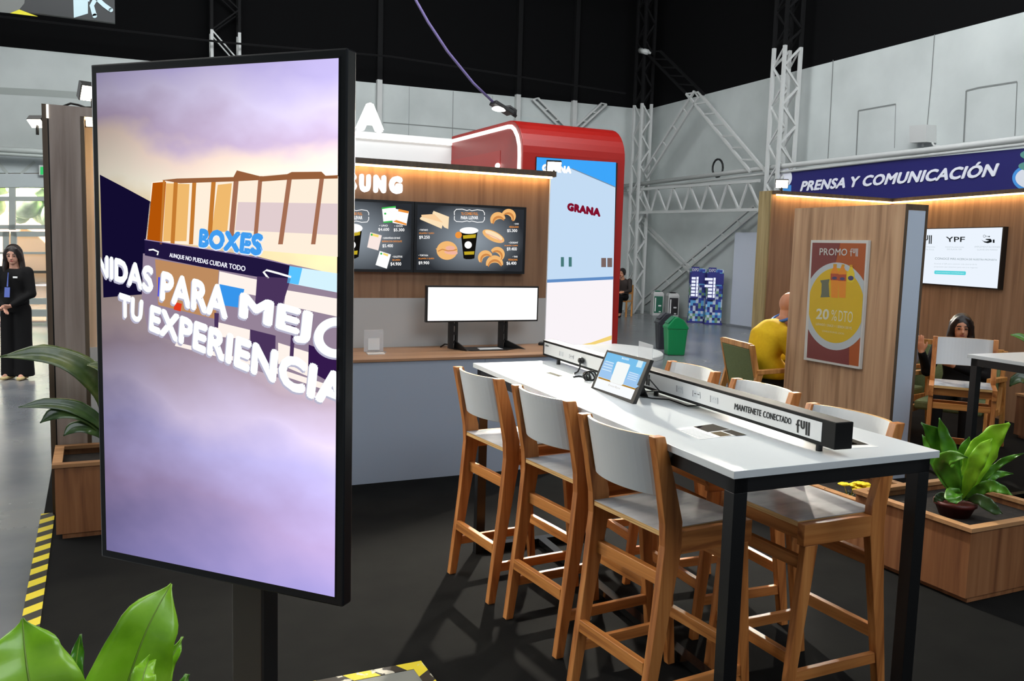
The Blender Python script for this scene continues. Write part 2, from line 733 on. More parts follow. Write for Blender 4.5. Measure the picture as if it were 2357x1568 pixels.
# construction joints and blocked-up openings on the right wall
rz_ = zfn(PR, 1400, 0, 2.4629, 0.006)
a = Art(rz_)
a.stroke([(1275, 340), (1262, 600), (1245, 905)], 5)
a.stroke([(1850, 195), (1830, 480), (1808, 715)], 5)
a.build('panel_seam', M_seam, wall_right)
a = Art(rz_)
a.stroke([(1406, 880), (1418, 628)], 7)
a.stroke([(1418, 628), (1630, 590)], 8)
a.stroke([(1630, 590), (1622, 840)], 3)
a.build('recess_outline', M_seam, wall_right)
a = Art(rz_)
a.stroke([(2015, 806), (2030, 515)], 9)
a.stroke([(2030, 515), (2100, 497), (2318, 463)], 9)
a.stroke([(2318, 463), (2305, 770)], 5)
a.build('recess_outline', M_seam, wall_right)
a = Art(zfn(PB, 780, 150, 3.3357, 0.006))
a.stroke([(540, 165), (536, 545)], 3)
a.stroke([(878, 200), (872, 545)], 5)
a.stroke([(1180, 235), (1178, 330)], 3)
a.stroke([(340, 440), (660, 465), (1050, 500)], 8)
a.build('panel_seam', M_seam, wall_back)
a = Art(lambda x, y: PB.px(x, y, 0.006))
a.stroke([(-60, 206), (100, 214), (215, 222)], 16)
a.build('wall_ledge_band', mat('grey_wall_band', (160, 166, 162), 0.9), wall_back)

# ---- entrance with glazed doors at the far left
PE = Plane((-1.2, 20.6, 0), NB)


def ept(x, y, off=0.0):
    return PE.px(x, y, off)


M_frame = mat('door_frame_grey', (160, 166, 160), 0.5)
ent = MB()


def ebar(mb, x0, y0, x1, y1, o0=0.0, o1=0.10):
    """a rectangular bar on the entrance plane from photo corners, with real depth"""
    q = [ept(x0, y0, o0), ept(x1, y0, o0), ept(x1, y1, o0), ept(x0, y1, o0)]
    return mb.prism(q, PE.n*(o1 - o0))


ebar(ent, -260, 352, 330, 402, -0.5, 0.0)
ebar(ent, -260, 402, 330, 433, -0.2, 0.08)
tag(ent.build('wall_entrance', mat('entrance_header', (170, 178, 178), 0.7)), kind='structure')
a = Art(lambda x, y: PE.px(x, y, 0.01))
a.stroke([(-6, 372), (18, 400)], 7)
a.stroke([(80, 372), (48, 400)], 7)
ob = a.build('trim_1', mat('grey_wall_band', (160, 166, 162), 0.9), None)
tag(ob, kind='structure')
win = tag(thing('window_1', None, None, (-1.2, 20.6, 0)), kind='structure')
f = W_()
for x0, x1 in ((-75, -60), (22, 37), (120, 136), (215, 232)):
    ebar(f, x0, 433, x1, 530)
ebar(f, -260, 453, 330, 463)
ebar(f, -260, 518, 330, 528)
f.build('window_frame', M_frame, win)
g = W_()
ebar(g, -255, 436, 325, 520, 0.04, 0.05)
g.build('window_pane', M_glass, win)
for k, (x0, x1) in enumerate(((-75, 22), (26, 122), (124, 222))):
    d = tag(thing('door_%d' % (k + 1), None, None, (-1.2, 20.6, 0)), kind='structure')
    f = W_()
    wd = x1 - x0
    ebar(f, x0, 533, x0 + 14, 735)
    ebar(f, x1 - 14, 533, x1, 735)
    ebar(f, x0, 533, x1, 545)
    ebar(f, x0, 580, x1, 585)
    ebar(f, x0, 686, x1, 700)
    ebar(f, x0, 712, x1, 728)
    f.build('door_leaf', M_frame, d)
    g = W_()
    ebar(g, x0 + 6, 540, x1 - 6, 730, 0.04, 0.05)
    g.build('door_pane', M_glass, d)
    h = W_()
    ebar(h, x0 + 4, 623, x1 - 4, 629, 0.10, 0.16)
    h.build('push_bar', M_steelgrey, d)
# pipe run above the entrance and the green exit light
b = MB()
b.tube([ept(-260, 330, 0.3), ept(330, 362, 0.3)], 0.06, 10)
b.tube([ept(-260, 340, 0.3), ept(330, 372, 0.3)], 0.035, 8)
tag(b.build('pipe_run', mat('galvanised_pipe', (170, 176, 172), 0.5), smooth=True), 'pair of pale pipes running above the entrance doors', 'pipe')
es = thing('exit_sign', 'small green lit exit sign above the entrance doors', 'sign', ept(100, 392, 0.15))
b = W_()
ebar(b, 91, 381, 112, 404, 0.08, 0.16)
b.build('housing', M_paint, es)
b = W_()
ebar(b, 93, 384, 110, 402, 0.16, 0.165)
b.build('lit_face', emi('exit_green', (60, 200, 110), 1.0), es)
# things seen through the glass
M_leafout = noise_mat('outdoor_foliage', [(0.3, (176, 204, 140)), (0.7, (224, 238, 196))], (1, 1, 1), 4, 5, 0.9)
for k, (x, y, r, lab) in enumerate(((-1.3, 33, 0.9, 'pale green tree outside the doors, nearest the person'), (-3.8, 34, 1.2, 'pale green tree outside the doors at the left frame edge'), (1.2, 33.5, 0.9, 'pale green tree outside the doors beside the wooden tower'))):
    t = thing('tree', lab, 'tree', (x, y, -0.12), 0, 'trees outside the entrance')
    MB().tube([(0, 0, 0), (0.05, 0, 1.6), (0, 0, 2.6)], 0.09, 8, 0.05).build('trunk', M_plz, t, smooth=True)
    b = MB()
    for i in range(16):
        b.ball((random.uniform(-r, r), random.uniform(-r, r)*0.7, 3.0 + random.uniform(-0.7, 0.7)), random.uniform(0.3, 0.55), n=8, m=6)
    b.build('crown', M_leafout, t, smooth=True)
tag(MB().box(-14, 6, 36, 36.2, -0.12, 2.9).build('hoarding', mat('orange_hoarding', (244, 196, 160), 0.8)), 'orange hoarding outside beyond the glass doors', 'fence')
tag(MB().box(-16, 10, 42, 44, -0.12, 9).build('building', mat('pale_building_render', (238, 240, 238), 0.9)), 'pale building across the street outside the doors', 'building')


# ---- steelwork on the walls
def ladder(mb, a, b, wv, r=0.035, n=6, zig=True):
    """two chords a->b and the same shifted by wv, laced together"""
    a, b, wv = Vector(a), Vector(b), Vector(wv)
    mb.beam(a, b, r*1.6, r*1.6)
    mb.beam(a + wv, b + wv, r*1.6, r*1.6)
    for i in range(n):
        p = a + (b - a)*(i/n)
        q = a + (b - a)*((i + 1)/n)
        if zig:
            mb.beam(p if i % 2 == 0 else p + wv, q + wv if i % 2 == 0 else q, r, r)
        else:
            mb.beam(p, p + wv, r, r)
    return mb


def lattice_column(x, y, wx, wy, label, zs=ZW, ztop=11.8, n=9):
    """four chords laced on four sides, white below and black above the painted line; x,y = one corner, wx,wy = side vectors"""
    t = thing('lattice_column', label, 'column', (x, y, ZF))
    for nm, z0, z1, m in (('white_lattice', 0.0, zs - ZF, M_paint), ('black_lattice', zs - ZF, ztop - ZF, M_blacksteel)):
        b = MB()
        k = n if z0 == 0 else n
        o = Vector((0, 0, z0))
        e = Vector((0, 0, z1))
        WX, WY = Vector(wx), Vector(wy)
        ladder(b, o, e, WX, 0.042, k)
        ladder(b, o + WY, e + WY, WX, 0.042, k)
        ladder(b, o, e, WY, 0.03, k)
        ladder(b, o + WX, e + WX, WY, 0.03, k)
        b.build(nm, m, t)
    return t


wr = DR*1.0
c0 = PR.px(1440, 714, 0.9)
lattice_column(c0.x, c0.y, NR*-0.30, DR*0.42, 'white lattice steel column in the hall corner right of the red stand', 5.75, 11.8, 14)
c1 = PR.px(1753, 600, 0.9)
lattice_column(c1.x, c1.y, NR*-0.42, DR*0.36, 'white and black lattice steel column left of the blue banner', 6.15, 11.8, 15)
c2 = PB.px(490, 400, 0.7)
lattice_column(c2.x, c2.y, NB*-0.5, DB*-0.62, 'lattice steel column seen above the large display screen', 6.55, 11.8, 10)
for x, y0, lab in ((873, 184, 'plain white steel post on the back wall beside the white letter'), (1192, 218, 'plain white steel post on the back wall at the red stand top corner'), (1322, 232, 'plain white steel post on the back wall between two slanted braces')):
    p = PB.px(x, y0, 0.10)
    t = thing('steel_post', lab, 'post', (p.x, p.y, ZF), 0, 'white posts on the back wall')
    MB().beam((0, 0, 0), (0, 0, p.z - ZF), 0.13, 0.13).build('white_shaft', M_paint, t)
    MB().beam((0, 0, p.z - ZF), (0, 0, 11.8), 0.13, 0.13).build('black_shaft', M_blacksteel, t)


def brace(plane, a, b, off, wpx, label, n=7, m=None, zig=False, r=0.035):
    p, q = plane.px(*a, off), plane.px(*b, off)
    p2 = plane.px(a[0] + wpx[0], a[1] + wpx[1], off)
    mb = MB()
    ladder(mb, Vector((0, 0, 0)), q - p, (p2 - p), r, n, zig)
    o = mb.build('diagonal_brace', m or M_paint)
    o.location = p
    return tag(o, label, 'brace', 'slanted steel braces on the hall walls')


brace(PR, (1580, 216), (1728, 396), 0.8, (28, -4), 'long white slanted brace leading down to the column by the banner', 7)
brace(PR, (1598, 210), (1482, 396), 0.8, (10, 14), 'thin white slanted brace crossing to the hall corner column', 5)
brace(PR, (1452, 492), (1612, 650), 0.25, (14, 4), 'white slanted brace under the truss running down from the corner column', 5)
brace(PR, (1735, 474), (1478, 690), 0.25, (10, 12), 'long white slanted brace under the truss running down to the corner column foot', 8)
brace(PB, (1238, 226), (1310, 300), 0.12, (-12, 3), 'short white slanted brace left of the plain post over the red stand', 3)
brace(PB, (1396, 240), (1330, 300), 0.12, (-12, -2), 'short white slanted brace right of the plain post over the red stand', 3)
brace(PR, (1484, 118), (1578, 214), 0.8, (36, 0), 'dark slanted brace high under the black ceiling', 5, M_blacksteel)
b = MB()
p0, p1 = PR.px(1446, 438, 0.8), PR.px(1748, 416, 0.8)
q0 = PR.px(1448, 490, 0.8)
ladder(b, Vector((0, 0, 0)), p1 - p0, q0 - p0, 0.042, 15)
o = b.build('steel_truss', M_paint)
o.location = p0
tag(o, 'horizontal white lattice truss between the two lattice columns', 'truss')
b = MB()
b.tube([PR.px(1432, 429, 0.75), PR.px(1790, 384, 0.75), PR.px(2110, 349, 0.75), PR.px(2420, 312, 0.75)], 0.055, 10)
b.tube([PR.px(1432, 440, 0.75), PR.px(1790, 397, 0.75), PR.px(2110, 360, 0.75), PR.px(2420, 325, 0.75)], 0.03, 8)
tag(b.build('pipe_run', M_paint, smooth=True), 'pale pipes running along the right wall above the blue banner', 'pipe')
jb = thing('junction_box', 'small white box fixed above the pipe on the right wall', 'box', PR.px(2135, 312, 0.1))
b = W_()
b.prism([PR.px(2116, 292, 0.008), PR.px(2155, 289, 0.008), PR.px(2155, 329, 0.008), PR.px(2116, 331, 0.008)], PR.n*0.25)
b.build('case', M_paint, jb)
b = W_()
b.tube([PR.px(2124, 330, 0.12), PR.px(2124, 338, 0.12)], 0.02)
b.tube([PR.px(2146, 329, 0.12), PR.px(2150, 336, 0.12), PR.px(2170, 338, 0.12)], 0.02)
b.build('conduit', M_paint, jb)
b = MB()
cc = PR.px(1652, 387, 0.7)
R_ = (PR.px(1664, 387, 0.7) - cc)
U_ = Vector((0, 0, R_.length))
b.tube([cc + R_*math.cos(t) + U_*math.sin(t) for t in [i*0.42 for i in range(16)]], 0.025, 6)
tag(b.build('cable_coil', M_blackm, smooth=True), 'black cable coil hanging on the pipe near the corner', 'cable')
sc = thing('security_camera', 'small white camera under the black ceiling', 'camera', PR.px(1484, 118, 0.9))
b = W_()
b.tube([PR.px(1474, 116, 0.9), PR.px(1490, 120, 0.9)], 0.075, 10)
b.build('housing', M_paint, sc, smooth=True)
b = W_()
b.tube([PR.px(1490, 120, 0.9), PR.px(1497, 122, 0.8)], 0.04, 8)
b.build('bracket', M_paint, sc)

# ---- roof steel and hanging cables, nearly black
for k, (y, z, lab) in enumerate(((13.0, 8.6, 'black lattice roof truss nearest the camera'), (18.5, 9.2, 'black lattice roof truss close to the back wall'))):
    b = MB()
    ladder(b, (0, 0, 0), (22, 0, 0), (0, 0, 1.1), 0.07, 20)
    o = b.build('roof_truss', M_blacksteel)
    o.location = (-8, y, z)
    tag(o, lab, 'truss', 'black roof trusses')
b = MB()
b.tube([PB.px(0, 38, 1.0), PB.px(520, 98, 1.0), PB.px(900, 130, 1.0), PB.px(1440, 215, 1.0)], 0.025, 6)
tag(b.build('hanging_wire', M_blacksteel), 'thin dark wire running along the back wall top', 'wire')

# ---- exit pictogram sign at the top left corner
PS = YP(14.0)
sg = thing('hanging_sign', 'black hanging sign with white running figure pictogram and yellow shape', 'sign', PS.px(265, 52))
br = PS.px(265, 53)
b = W_()
b.box(br.x - 2.9, br.x, 14.0, 14.08, br.z, br.z + 1.15)
b.build('sign_board', mat('sign_black', (16, 19, 21), 0.5), sg)
b = W_()
for dx in (0.3, 2.6):
    b.tube([(br.x - dx, 14.04, br.z + 1.1), (br.x - dx, 14.04, 12)], 0.012, 6)
b.build('suspension_wire', M_blacksteel, sg)
sz = zfn(PS, 0, 0, 7.857, 0.004)
a = Art(sz).poly([(1318, -260), (1590, -260), (1590, 245), (1335, 322)])
a.build('door_pictogram', mat('sign_white', (150, 170, 176), 0.6), sg)
a = Art(zfn(PS, 0, 0, 7.857, 0.006))
a.stroke([(1790, -220), (1740, -40), (1660, 100), (1712, 285)], 82)
a.stroke([(1740, -40), (1880, 90), (2005, 180)], 78)
a.stroke([(1790, -220), (1640, -140), (1580, 20)], 70)
a.ell(1850, -300, 75, 75)
a.ell(1712, 285, 42, 40)
a.ell(2005, 180, 40, 38)
a.build('figure_pictogram', mat('sign_white', (150, 170, 176), 0.6), sg)
a = Art(zfn(PS, 0, 0, 7.857, 0.005))
a.poly([(180, 238), (350, 172), (690, 300)])
a.build('yellow_shape', mat('sign_yellow', (176, 168, 10), 0.6), sg)
a = Art(sz)
a.poly([(-180, -300), (480, -300), (440, 60), (350, 172), (180, 238), (-180, 205)])
a.build('grey_shape', mat('sign_grey', (84, 86, 84), 0.6), sg)

# ---- blue banner on the right wall
bn = thing('banner', 'long blue banner with white slanted lettering on the right wall', 'banner', PR.px(2080, 420, 0.75))
b = W_()
b.prism([PR.px(1800, 394, 0.70), PR.px(2420, 336, 0.70), PR.px(2420, 450, 0.70), PR.px(1800, 480, 0.70)], PR.n*0.03)
b.build('fabric', mat('banner_blue', (27, 25, 98), 0.6), bn)
bz = zfn(PR, 1400, 0, 2.4629, 0.735)
a = Art(bz, 0.0015)
a.text('PRENSA Y COMUNICACIÓN', [(1097, 1014), (2224, 906), (2206, 1000), (1088, 1086)], 0.042, 0.18)
a.build('lettering', mat('banner_white', (228, 230, 240), 0.6), bn)
a = Art(bz)
a.ell(1000, 1005, 42, 55)
a.build('white_disc', mat('banner_white', (228, 230, 240), 0.6), bn)
a = Art(bz)
a.ell(2400, 1010, 92, 60)
a.build('white_disc', mat('banner_white', (228, 230, 240), 0.6), bn)
a = Art(zfn(PR, 1400, 0, 2.4629, 0.732))
a.ring(2400, 1010, 110, 78, 92, 60)
a.build('light_blue_ring', mat('banner_light_blue', (70, 150, 226), 0.6), bn)
a = Art(zfn(PR, 1400, 0, 2.4629, 0.732))
a.poly([(985, 1050), (1038, 1050), (1036, 1092), (985, 1092)])
a.build('light_blue_shape', mat('banner_light_blue', (70, 150, 226), 0.6), bn)
a = Art(zfn(PR, 1400, 0, 2.4629, 0.737))
a.ell(2405, 942, 80, 28)
a.build('green_shape', mat('banner_green', (92, 150, 140), 0.6), bn)
a = Art(zfn(PR, 1400, 0, 2.4629, 0.737))
a.ell(2410, 878, 75, 30)
a.build('green_shape', mat('banner_green', (92, 150, 140), 0.6), bn)

# ================================================================ things standing on the hall floor
FL = ZP(ZF)


def gp(x, y, z=ZF):
    return ZP(z).px(x, y)


# white partition board beside the right stand
p = gp(1682, 749)
q = gp(1738, 757)
wp = thing('partition_board', 'tall white partition board left of the oak stand wall', 'partition', (p.x, p.y, ZF))
b = MB()
e = Vector((q.x - p.x, q.y - p.y, 0))
b.beam((0, 0, 1.17), e + Vector((0, 0, 1.17)), 0.06, 2.26)
b.build('board', mat('partition_white', (196, 202, 214), 0.6), wp)
b = MB()
b.beam((0, 0, 0.02), e + Vector((0, 0, 0.02)), 0.3, 0.04)
b.build('foot_rail', mat('partition_edge', (120, 124, 130), 0.5), wp)


def recycle_bin(px, py, lab, face, lidc):
    p = gp(px, py)
    ang = math.atan2(-p.x, p.y) + 0.25
    t = thing('recycling_bin', lab, 'bin', (p.x, p.y, ZF), ang, 'recycling bins by the back wall')
    k = 0.66
    MB().box(-0.15, 0.15, 0.0, 0.32, 0.0, k*0.9).build('body', M_lgrey, t, bevel=0.01)
    MB().hexa([(-0.15, 0, k*0.9), (0.15, 0, k*0.9), (0.15, 0.32, k*0.9), (-0.15, 0.32, k*0.9)], [(-0.12, 0.03, k), (0.12, 0.03, k), (0.12, 0.29, k), (-0.12, 0.29, k)]).build('hood', M_lgrey, t)
    b = MB()
    b.lathe([(0.09, k - 0.01), (0.09, k + 0.015), (0.05, k + 0.03)], (0, 0.14, 0), 14)
    b.build('opening', lidc, t)
    MB().box(-0.12, 0.12, -0.006, 0, 0.08, k*0.82).build('label_panel', face, t)
    b = MB()
    b.box(-0.10, -0.07, -0.010, -0.006, 0.12, 0.5)
    b.box(0.0, 0.08, -0.010, -0.006, 0.26, 0.30)
    b.box(0.02, 0.08, -0.010, -0.006, 0.10, 0.13)
    b.build('label_print', M_paper, t)


recycle_bin(1514, 727, 'grey recycling bin with green front panel by the hall wall', mat('bin_green', (30, 96, 74), 0.5), mat('bin_green', (30, 96, 74), 0.5))
recycle_bin(1549, 732, 'grey recycling bin with black front panel by the hall wall', mat('bin_dark', (34, 32, 34), 0.5), mat('bin_dark', (34, 32, 34), 0.5))


def info_totem(px, py, lab, rows, left):
    p = gp(px, py)
    t = thing('info_totem', lab, 'sign stand', (p.x, p.y, ZF), math.atan2(-p.x, p.y) + 0.12, 'blue information totems by the wall')
    m = MATS.get('mosaic_print')
    if m is None:
        m = bpy.data.materials.new('mosaic_print')
        m.use_nodes = True
        nt = m.node_tree
        bs = nt.nodes['Principled BSDF']
        tc = nt.nodes.new('ShaderNodeTexCoord')
        mp = nt.nodes.new('ShaderNodeMapping')
        mp.inputs['Scale'].default_value = (15, 15, 15)
        v = nt.nodes.new('ShaderNodeTexVoronoi')
        v.distance = 'CHEBYCHEV'
        v.inputs['Scale'].default_value = 1.0
        v.inputs['Randomness'].default_value = 0.0
        wn = nt.nodes.new('ShaderNodeTexWhiteNoise')
        r = nt.nodes.new('ShaderNodeValToRGB')
        r.color_ramp.interpolation = 'CONSTANT'
        cs = [(0.0, (40, 60, 150)), (0.25, (190, 200, 214)), (0.5, (90, 160, 210)), (0.68, (110, 150, 110)), (0.85, (30, 36, 110))]
        while len(r.color_ramp.elements) < len(cs):
            r.color_ramp.elements.new(0.5)
        for el, (po, c) in zip(r.color_ramp.elements, cs):
            el.position = po
            el.color = lin(c) + (1,)
        nt.links.new(tc.outputs['Object'], mp.inputs[0])
        nt.links.new(mp.outputs[0], v.inputs['Vector'])
        nt.links.new(v.outputs['Position'], wn.inputs['Vector'])
        nt.links.new(wn.outputs['Value'], r.inputs[0])
        nt.links.new(r.outputs[0], bs.inputs['Base Color'])
        bs.inputs['Roughness'].default_value = 0.5
        MATS['mosaic_print'] = m
    w = 0.40
    MB().box(-w/2, w/2, 0, 0.25, 0.0, 1.38).build('body', m, t, bevel=0.02)
    navy = mat('totem_navy', (34, 36, 120), 0.5)
    MB().box(-w/2 - 0.004, w/2 + 0.004, -0.01, 0.254, 1.0, 1.28).build('upper_band', navy, t)
    MB().box(-w/2 + 0.02, -w/2 + 0.21, -0.045, -0.01, 0.62, 1.42).build('side_banner', navy, t)
    b = MB()
    for i in range(rows):
        z = 1.16 - i*0.085
        wide = 0.10 if not (left and i in (0, 2)) else 0.19
        b.box(-w/2 + 0.13 - wide, -w/2 + 0.13, -0.052, -0.045, z - 0.06, z)
        b.box(-w/2 + 0.15, -w/2 + 0.20, -0.052, -0.045, z - 0.065, z + 0.01)
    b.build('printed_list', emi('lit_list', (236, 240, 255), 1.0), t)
    vs, fs = glyphs('EXPO', 0.0)
    b = MB()
    b.keep = True
    b.add([(-w/2 + 0.035 + u*0.16, -0.047, 1.31 + v*0.075) for u, v, l_ in vs], fs)
    b.build('lettering', M_paper, t)
    MB().box(-w/2 - 0.02, w/2 + 0.02, -0.02, 0.27, 0, 0.04).build('base', navy, t)


info_totem(1602, 743, 'blue mosaic information totem left of the pair by the wall', 6, False)
info_totem(1641, 747, 'blue mosaic information totem nearest the white partition board', 6, True)


def swing_bin(px, py, lab, m, ang):
    p = gp(px, py)
    t = thing('swing_bin', lab, 'bin', (p.x, p.y, ZF), ang, 'swing top bins')
    b = MB()
    b.hexa([(-0.15, -0.12, 0), (0.15, -0.12, 0), (0.15, 0.12, 0), (-0.15, 0.12, 0)], [(-0.18, -0.15, 0.47), (0.18, -0.15, 0.47), (0.18, 0.15, 0.47), (-0.18, 0.15, 0.47)])
    b.build('body', m, t, bevel=0.02)
    b = MB()
    pr = [(-0.19, 0.46), (0.19, 0.46), (0.19, 0.49), (0.10, 0.62), (0.0, 0.67), (-0.06, 0.66), (-0.19, 0.50)]
    b.prism([(x, -0.155, z) for x, z in pr], (0, 0.31, 0))
    b.build('lid', m, t, bevel=0.012)
    b = MB()
    b.beam((-0.165, 0, 0.56), (-0.05, 0, 0.672), 0.22, 0.012)
    b.build('flap', mat(m.name + '_flap', (20, 100, 66) if 'green' in m.name else (52, 52, 58), 0.35), t)


swing_bin(1552, 817, 'bright green swing top bin standing on the grey hall floor', mat('swing_green', (8, 118, 66), 0.35), -0.35)
swing_bin(1531, 803, 'dark grey swing top bin tucked behind the green one', mat('swing_grey', (40, 40, 46), 0.35), -0.35)

# low round white podium under the red stand
b = MB()
b.lathe([(1.22, ZF), (1.22, -0.035), (1.20, -0.02)], (7.66, 12.75, 0), 64)
o = b.build('podium', mat('podium_white', (214, 214, 210), 0.4), bevel=0.004)
tag(o, 'low round white podium in front of the red stand', 'platform')

# ================================================================ red stand
YG = 13.5
PG = YP(YG)
gs = thing('exhibition_stand', 'red rounded exhibition stand with white light line and huge display', 'stand', (6.612, YG, ZF))
prof = [(YG, ZF), (YG, 3.30)]
for i in range(1, 9):
    t = i/8*math.pi/2
    prof.append((YG + 0.55*(1 - math.cos(t)), 3.30 + 0.58*math.sin(t)))
prof += [(16.8, 3.88), (16.8, ZF)]
b = W_()
b.prism([(6.612, y, z) for y, z in prof], (2.05, 0, 0))
b.build('red_shell', M_red, gs, bevel=0.01)
b = W_()
# recessed doorway panel on the left face
b.prism([(6.606, 14.41, ZF), (6.606, 16.79, ZF), (6.606, 16.79, 3.40), (6.606, 14.41, 3.40)], (0.004, 0, 0))
b.build('side_panel', mat('deep_red_panel', (150, 26, 20), 0.45), gs)
led = [(6.60, 16.78, 3.78), (6.60, 14.10, 3.78), (6.60, 13.95, 3.765), (6.60, 13.82, 3.70), (6.60, 13.70, 3.58), (6.60, 13.62, 3.42), (6.60, 13.60, 3.25), (6.60, 13.60, 0.1)]
b = W_()
b.tube(led, 0.035, 8)
b.build('light_line', M_led_white, gs, smooth=True)
b = W_()
b.ball((6.58, 14.45, 3.13), 0.03, 0.09, 0.05)
b.build('spot_lamp', M_led_white, gs, smooth=True)
b = W_()
b.box(1.9, 6.612, 16.80, 17.0, ZF, 3.83)
b.build('fascia', mat('fascia_white', (196, 196, 194), 0.5), gs)
b = W_()
b.box(1.9, 6.60, 16.74, 16.80, 3.70, 3.76)
b.build('light_line', M_led_white, gs)
for i, ch in enumerate('GRANA'):
    xa = 4.635 - (4 - i)*0.64
    b = W_()
    vs, fs = glyphs(ch, 0.08)
    n = len(vs)
    b.keep = False
    for yy in (16.80, 16.88):
        b.add([(xa + u*0.555, yy, 3.835 + v*0.55) for u, v, l_ in vs], fs)
    o = b.build('letter', M_led_white, gs, solid=0.0)
# display on the front
scr = W_()
scr.box(6.86, 8.49, YG - 0.03, YG, -0.03, 3.235)
scr.build('display_frame', M_black, gs)


def gfn(off):
    return lambda x, y: PG.px(x, y, 0.03 + off)


Q = [(1233, 362), (1418, 374), (1408, 793), (1252, 784)]
Art(gfn(0.003)).poly([(1235.5, 362), (1418, 374), (1408, 793), (1222.5, 796)]).build('display_building', emi('led_building', (196, 220, 244), 1.0), gs)
Art(gfn(0.006)).poly([(1235.5, 362), (1418, 374), (1417, 432), (1314, 388), (1234.6, 399)]).build('display_sky', emi('led_sky', (62, 166, 250), 1.0), gs)
Art(gfn(0.006)).poly([(1227, 647), (1411, 641), (1408, 793), (1222.5, 796)]).build('display_ground', emi('led_ground', (250, 244, 248), 1.0), gs)
Art(gfn(0.008)).stroke([(1227, 649), (1412, 640)], 7).build('display_shade', emi('led_shade', (96, 140, 196), 1.0), gs)
Art(gfn(0.008)).stroke([(1316, 388), (1417, 431)], 2).build('display_roof_edge', emi('led_roof', (120, 140, 160), 1.0), gs)
Art(gfn(0.008)).poly([(1340, 793), (1360, 789), (1408, 772), (1408, 782), (1365, 794)]).build('display_yellow_line', emi('led_yellow', (244, 212, 120), 1.0), gs)
a = Art(gfn(0.009))
a.rect(1291, 592, 1298, 614).rect(1309, 592, 1316, 614)
a.build('display_windows', emi('led_window', (70, 120, 120), 1.0), gs)
a = Art(gfn(0.009))
a.rect(1384, 594, 1395, 615).rect(1398, 594, 1409, 615)
a.build('display_doors', emi('led_door', (120, 100, 96), 1.0), gs)
a = Art(gfn(0.010)).text('GRANA', [(1306, 466), (1383, 480), (1382, 500), (1305, 485)], 0.09)
a.build('display_red_letters', emi('led_red_letters', (128, 16, 44), 1.0), gs)
a = Art(gfn(0.010)).text('GRANA', [(1248, 377), (1316, 383), (1315, 400), (1247, 395)], 0.09)
a.build('display_white_letters', emi('led_white_letters', (255, 255, 255), 1.3), gs)

# floodlight hanging at the red stand's corner, with its purple cable
fl = thing('floodlight', 'black floodlight on a purple cable at the red stand corner', 'lamp', PG.px(1160, 245, -0.2))
PL = YP(YG + 0.1)
b = W_()
b.beam(PL.px(1134, 236), PL.px(1176, 262), 0.26, 0.06, up=(0.3, 0, 1))
b.build('lamp_head', M_blackm, fl, bevel=0.01)
b = W_()
b.tube([PL.px(1160, 248), PL.px(1174, 247), PL.px(1186, 255), PL.px(1184, 268)], 0.035, 8)
b.tube([PL.px(1170, 256), PL.px(1188, 268, 0)], 0.03, 8)
b.build('bracket', M_blackm, fl, smooth=True)
b = W_()
b.ball(PL.px(1150, 251, 0.03), 0.14, 0.10, 0.045)
b.build('lamp_lens', M_led_white, fl, smooth=True)
b = W_()
b.tube([PL.px(1136, 236), PL.px(1090, 192), PL.px(1030, 118), PL.px(985, 50), PL.px(940, -30), PL.px(880, -160), PL.px(820, -300)], 0.022, 6)
b.build('cable', mat('purple_cable', (92, 80, 124), 0.5), fl, smooth=True)

# ================================================================ the stand: platform, tower, back panel, counter
pf = MB()
pf.hexa([(-0.30, -2.0, ZF), (10.8, -2.0, ZF), (10.8, 8.7, ZF), (-0.30, 8.7, ZF)], [(-0.30, -2.0, 0), (10.8, -2.0, 0), (10.8, 8.7, 0), (-0.30, 8.7, 0)])
tag(pf.build('carpet_platform', M_carpet), kind='structure')


def hazard(name='hazard_stripes', ang=0.0, period=0.115, worn=False):
    if name in MATS:
        return MATS[name]
    m = bpy.data.materials.new(name)
    m.use_nodes = True
    nt = m.node_tree
    b = nt.nodes['Principled BSDF']
    tc = nt.nodes.new('ShaderNodeTexCoord')
    mp = nt.nodes.new('ShaderNodeMapping')
    mp.inputs['Rotation'].default_value = (0, 0, ang)
    sx = nt.nodes.new('ShaderNodeSeparateXYZ')
    mu = nt.nodes.new('ShaderNodeMath')
    mu.operation = 'MULTIPLY'
    mu.inputs[1].default_value = 1/period
    fr = nt.nodes.new('ShaderNodeMath')
    fr.operation = 'FRACT'
    r = nt.nodes.new('ShaderNodeValToRGB')
    r.color_ramp.interpolation = 'CONSTANT'
    r.color_ramp.elements[0].color = lin((22, 21, 18)) + (1,)
    r.color_ramp.elements[1].position = 0.5
    r.color_ramp.elements[1].color = lin((206, 188, 34)) + (1,)
    L = nt.links.new
    L(tc.outputs['Object'], mp.inputs[0])
    L(mp.outputs[0], sx.inputs[0])
    L(sx.outputs['Y'], mu.inputs[0])
    L(mu.outputs[0], fr.inputs[0])
    L(fr.outputs[0], r.inputs[0])
    out = r.outputs[0]
    if worn:
        n = nt.nodes.new('ShaderNodeTexNoise')
        n.inputs['Scale'].default_value = 14
        n.inputs['Detail'].default_value = 8
        L(tc.outputs['Object'], n.inputs[0])
        rr = nt.nodes.new('ShaderNodeValToRGB')
        rr.color_ramp.elements[0].position = 0.55
        rr.color_ramp.elements[1].position = 0.58
        L(n.outputs[0], rr.inputs[0])
        mx = nt.nodes.new('ShaderNodeMixRGB')
        mx.inputs[2].default_value = lin((196, 192, 176)) + (1,)
        L(rr.outputs[0], mx.inputs[0])
        L(out, mx.inputs[1])
        out = mx.outputs[0]
    L(out, b.inputs['Base Color'])
    b.inputs['Roughness'].default_value = 0.4
    MATS[name] = m
    return m


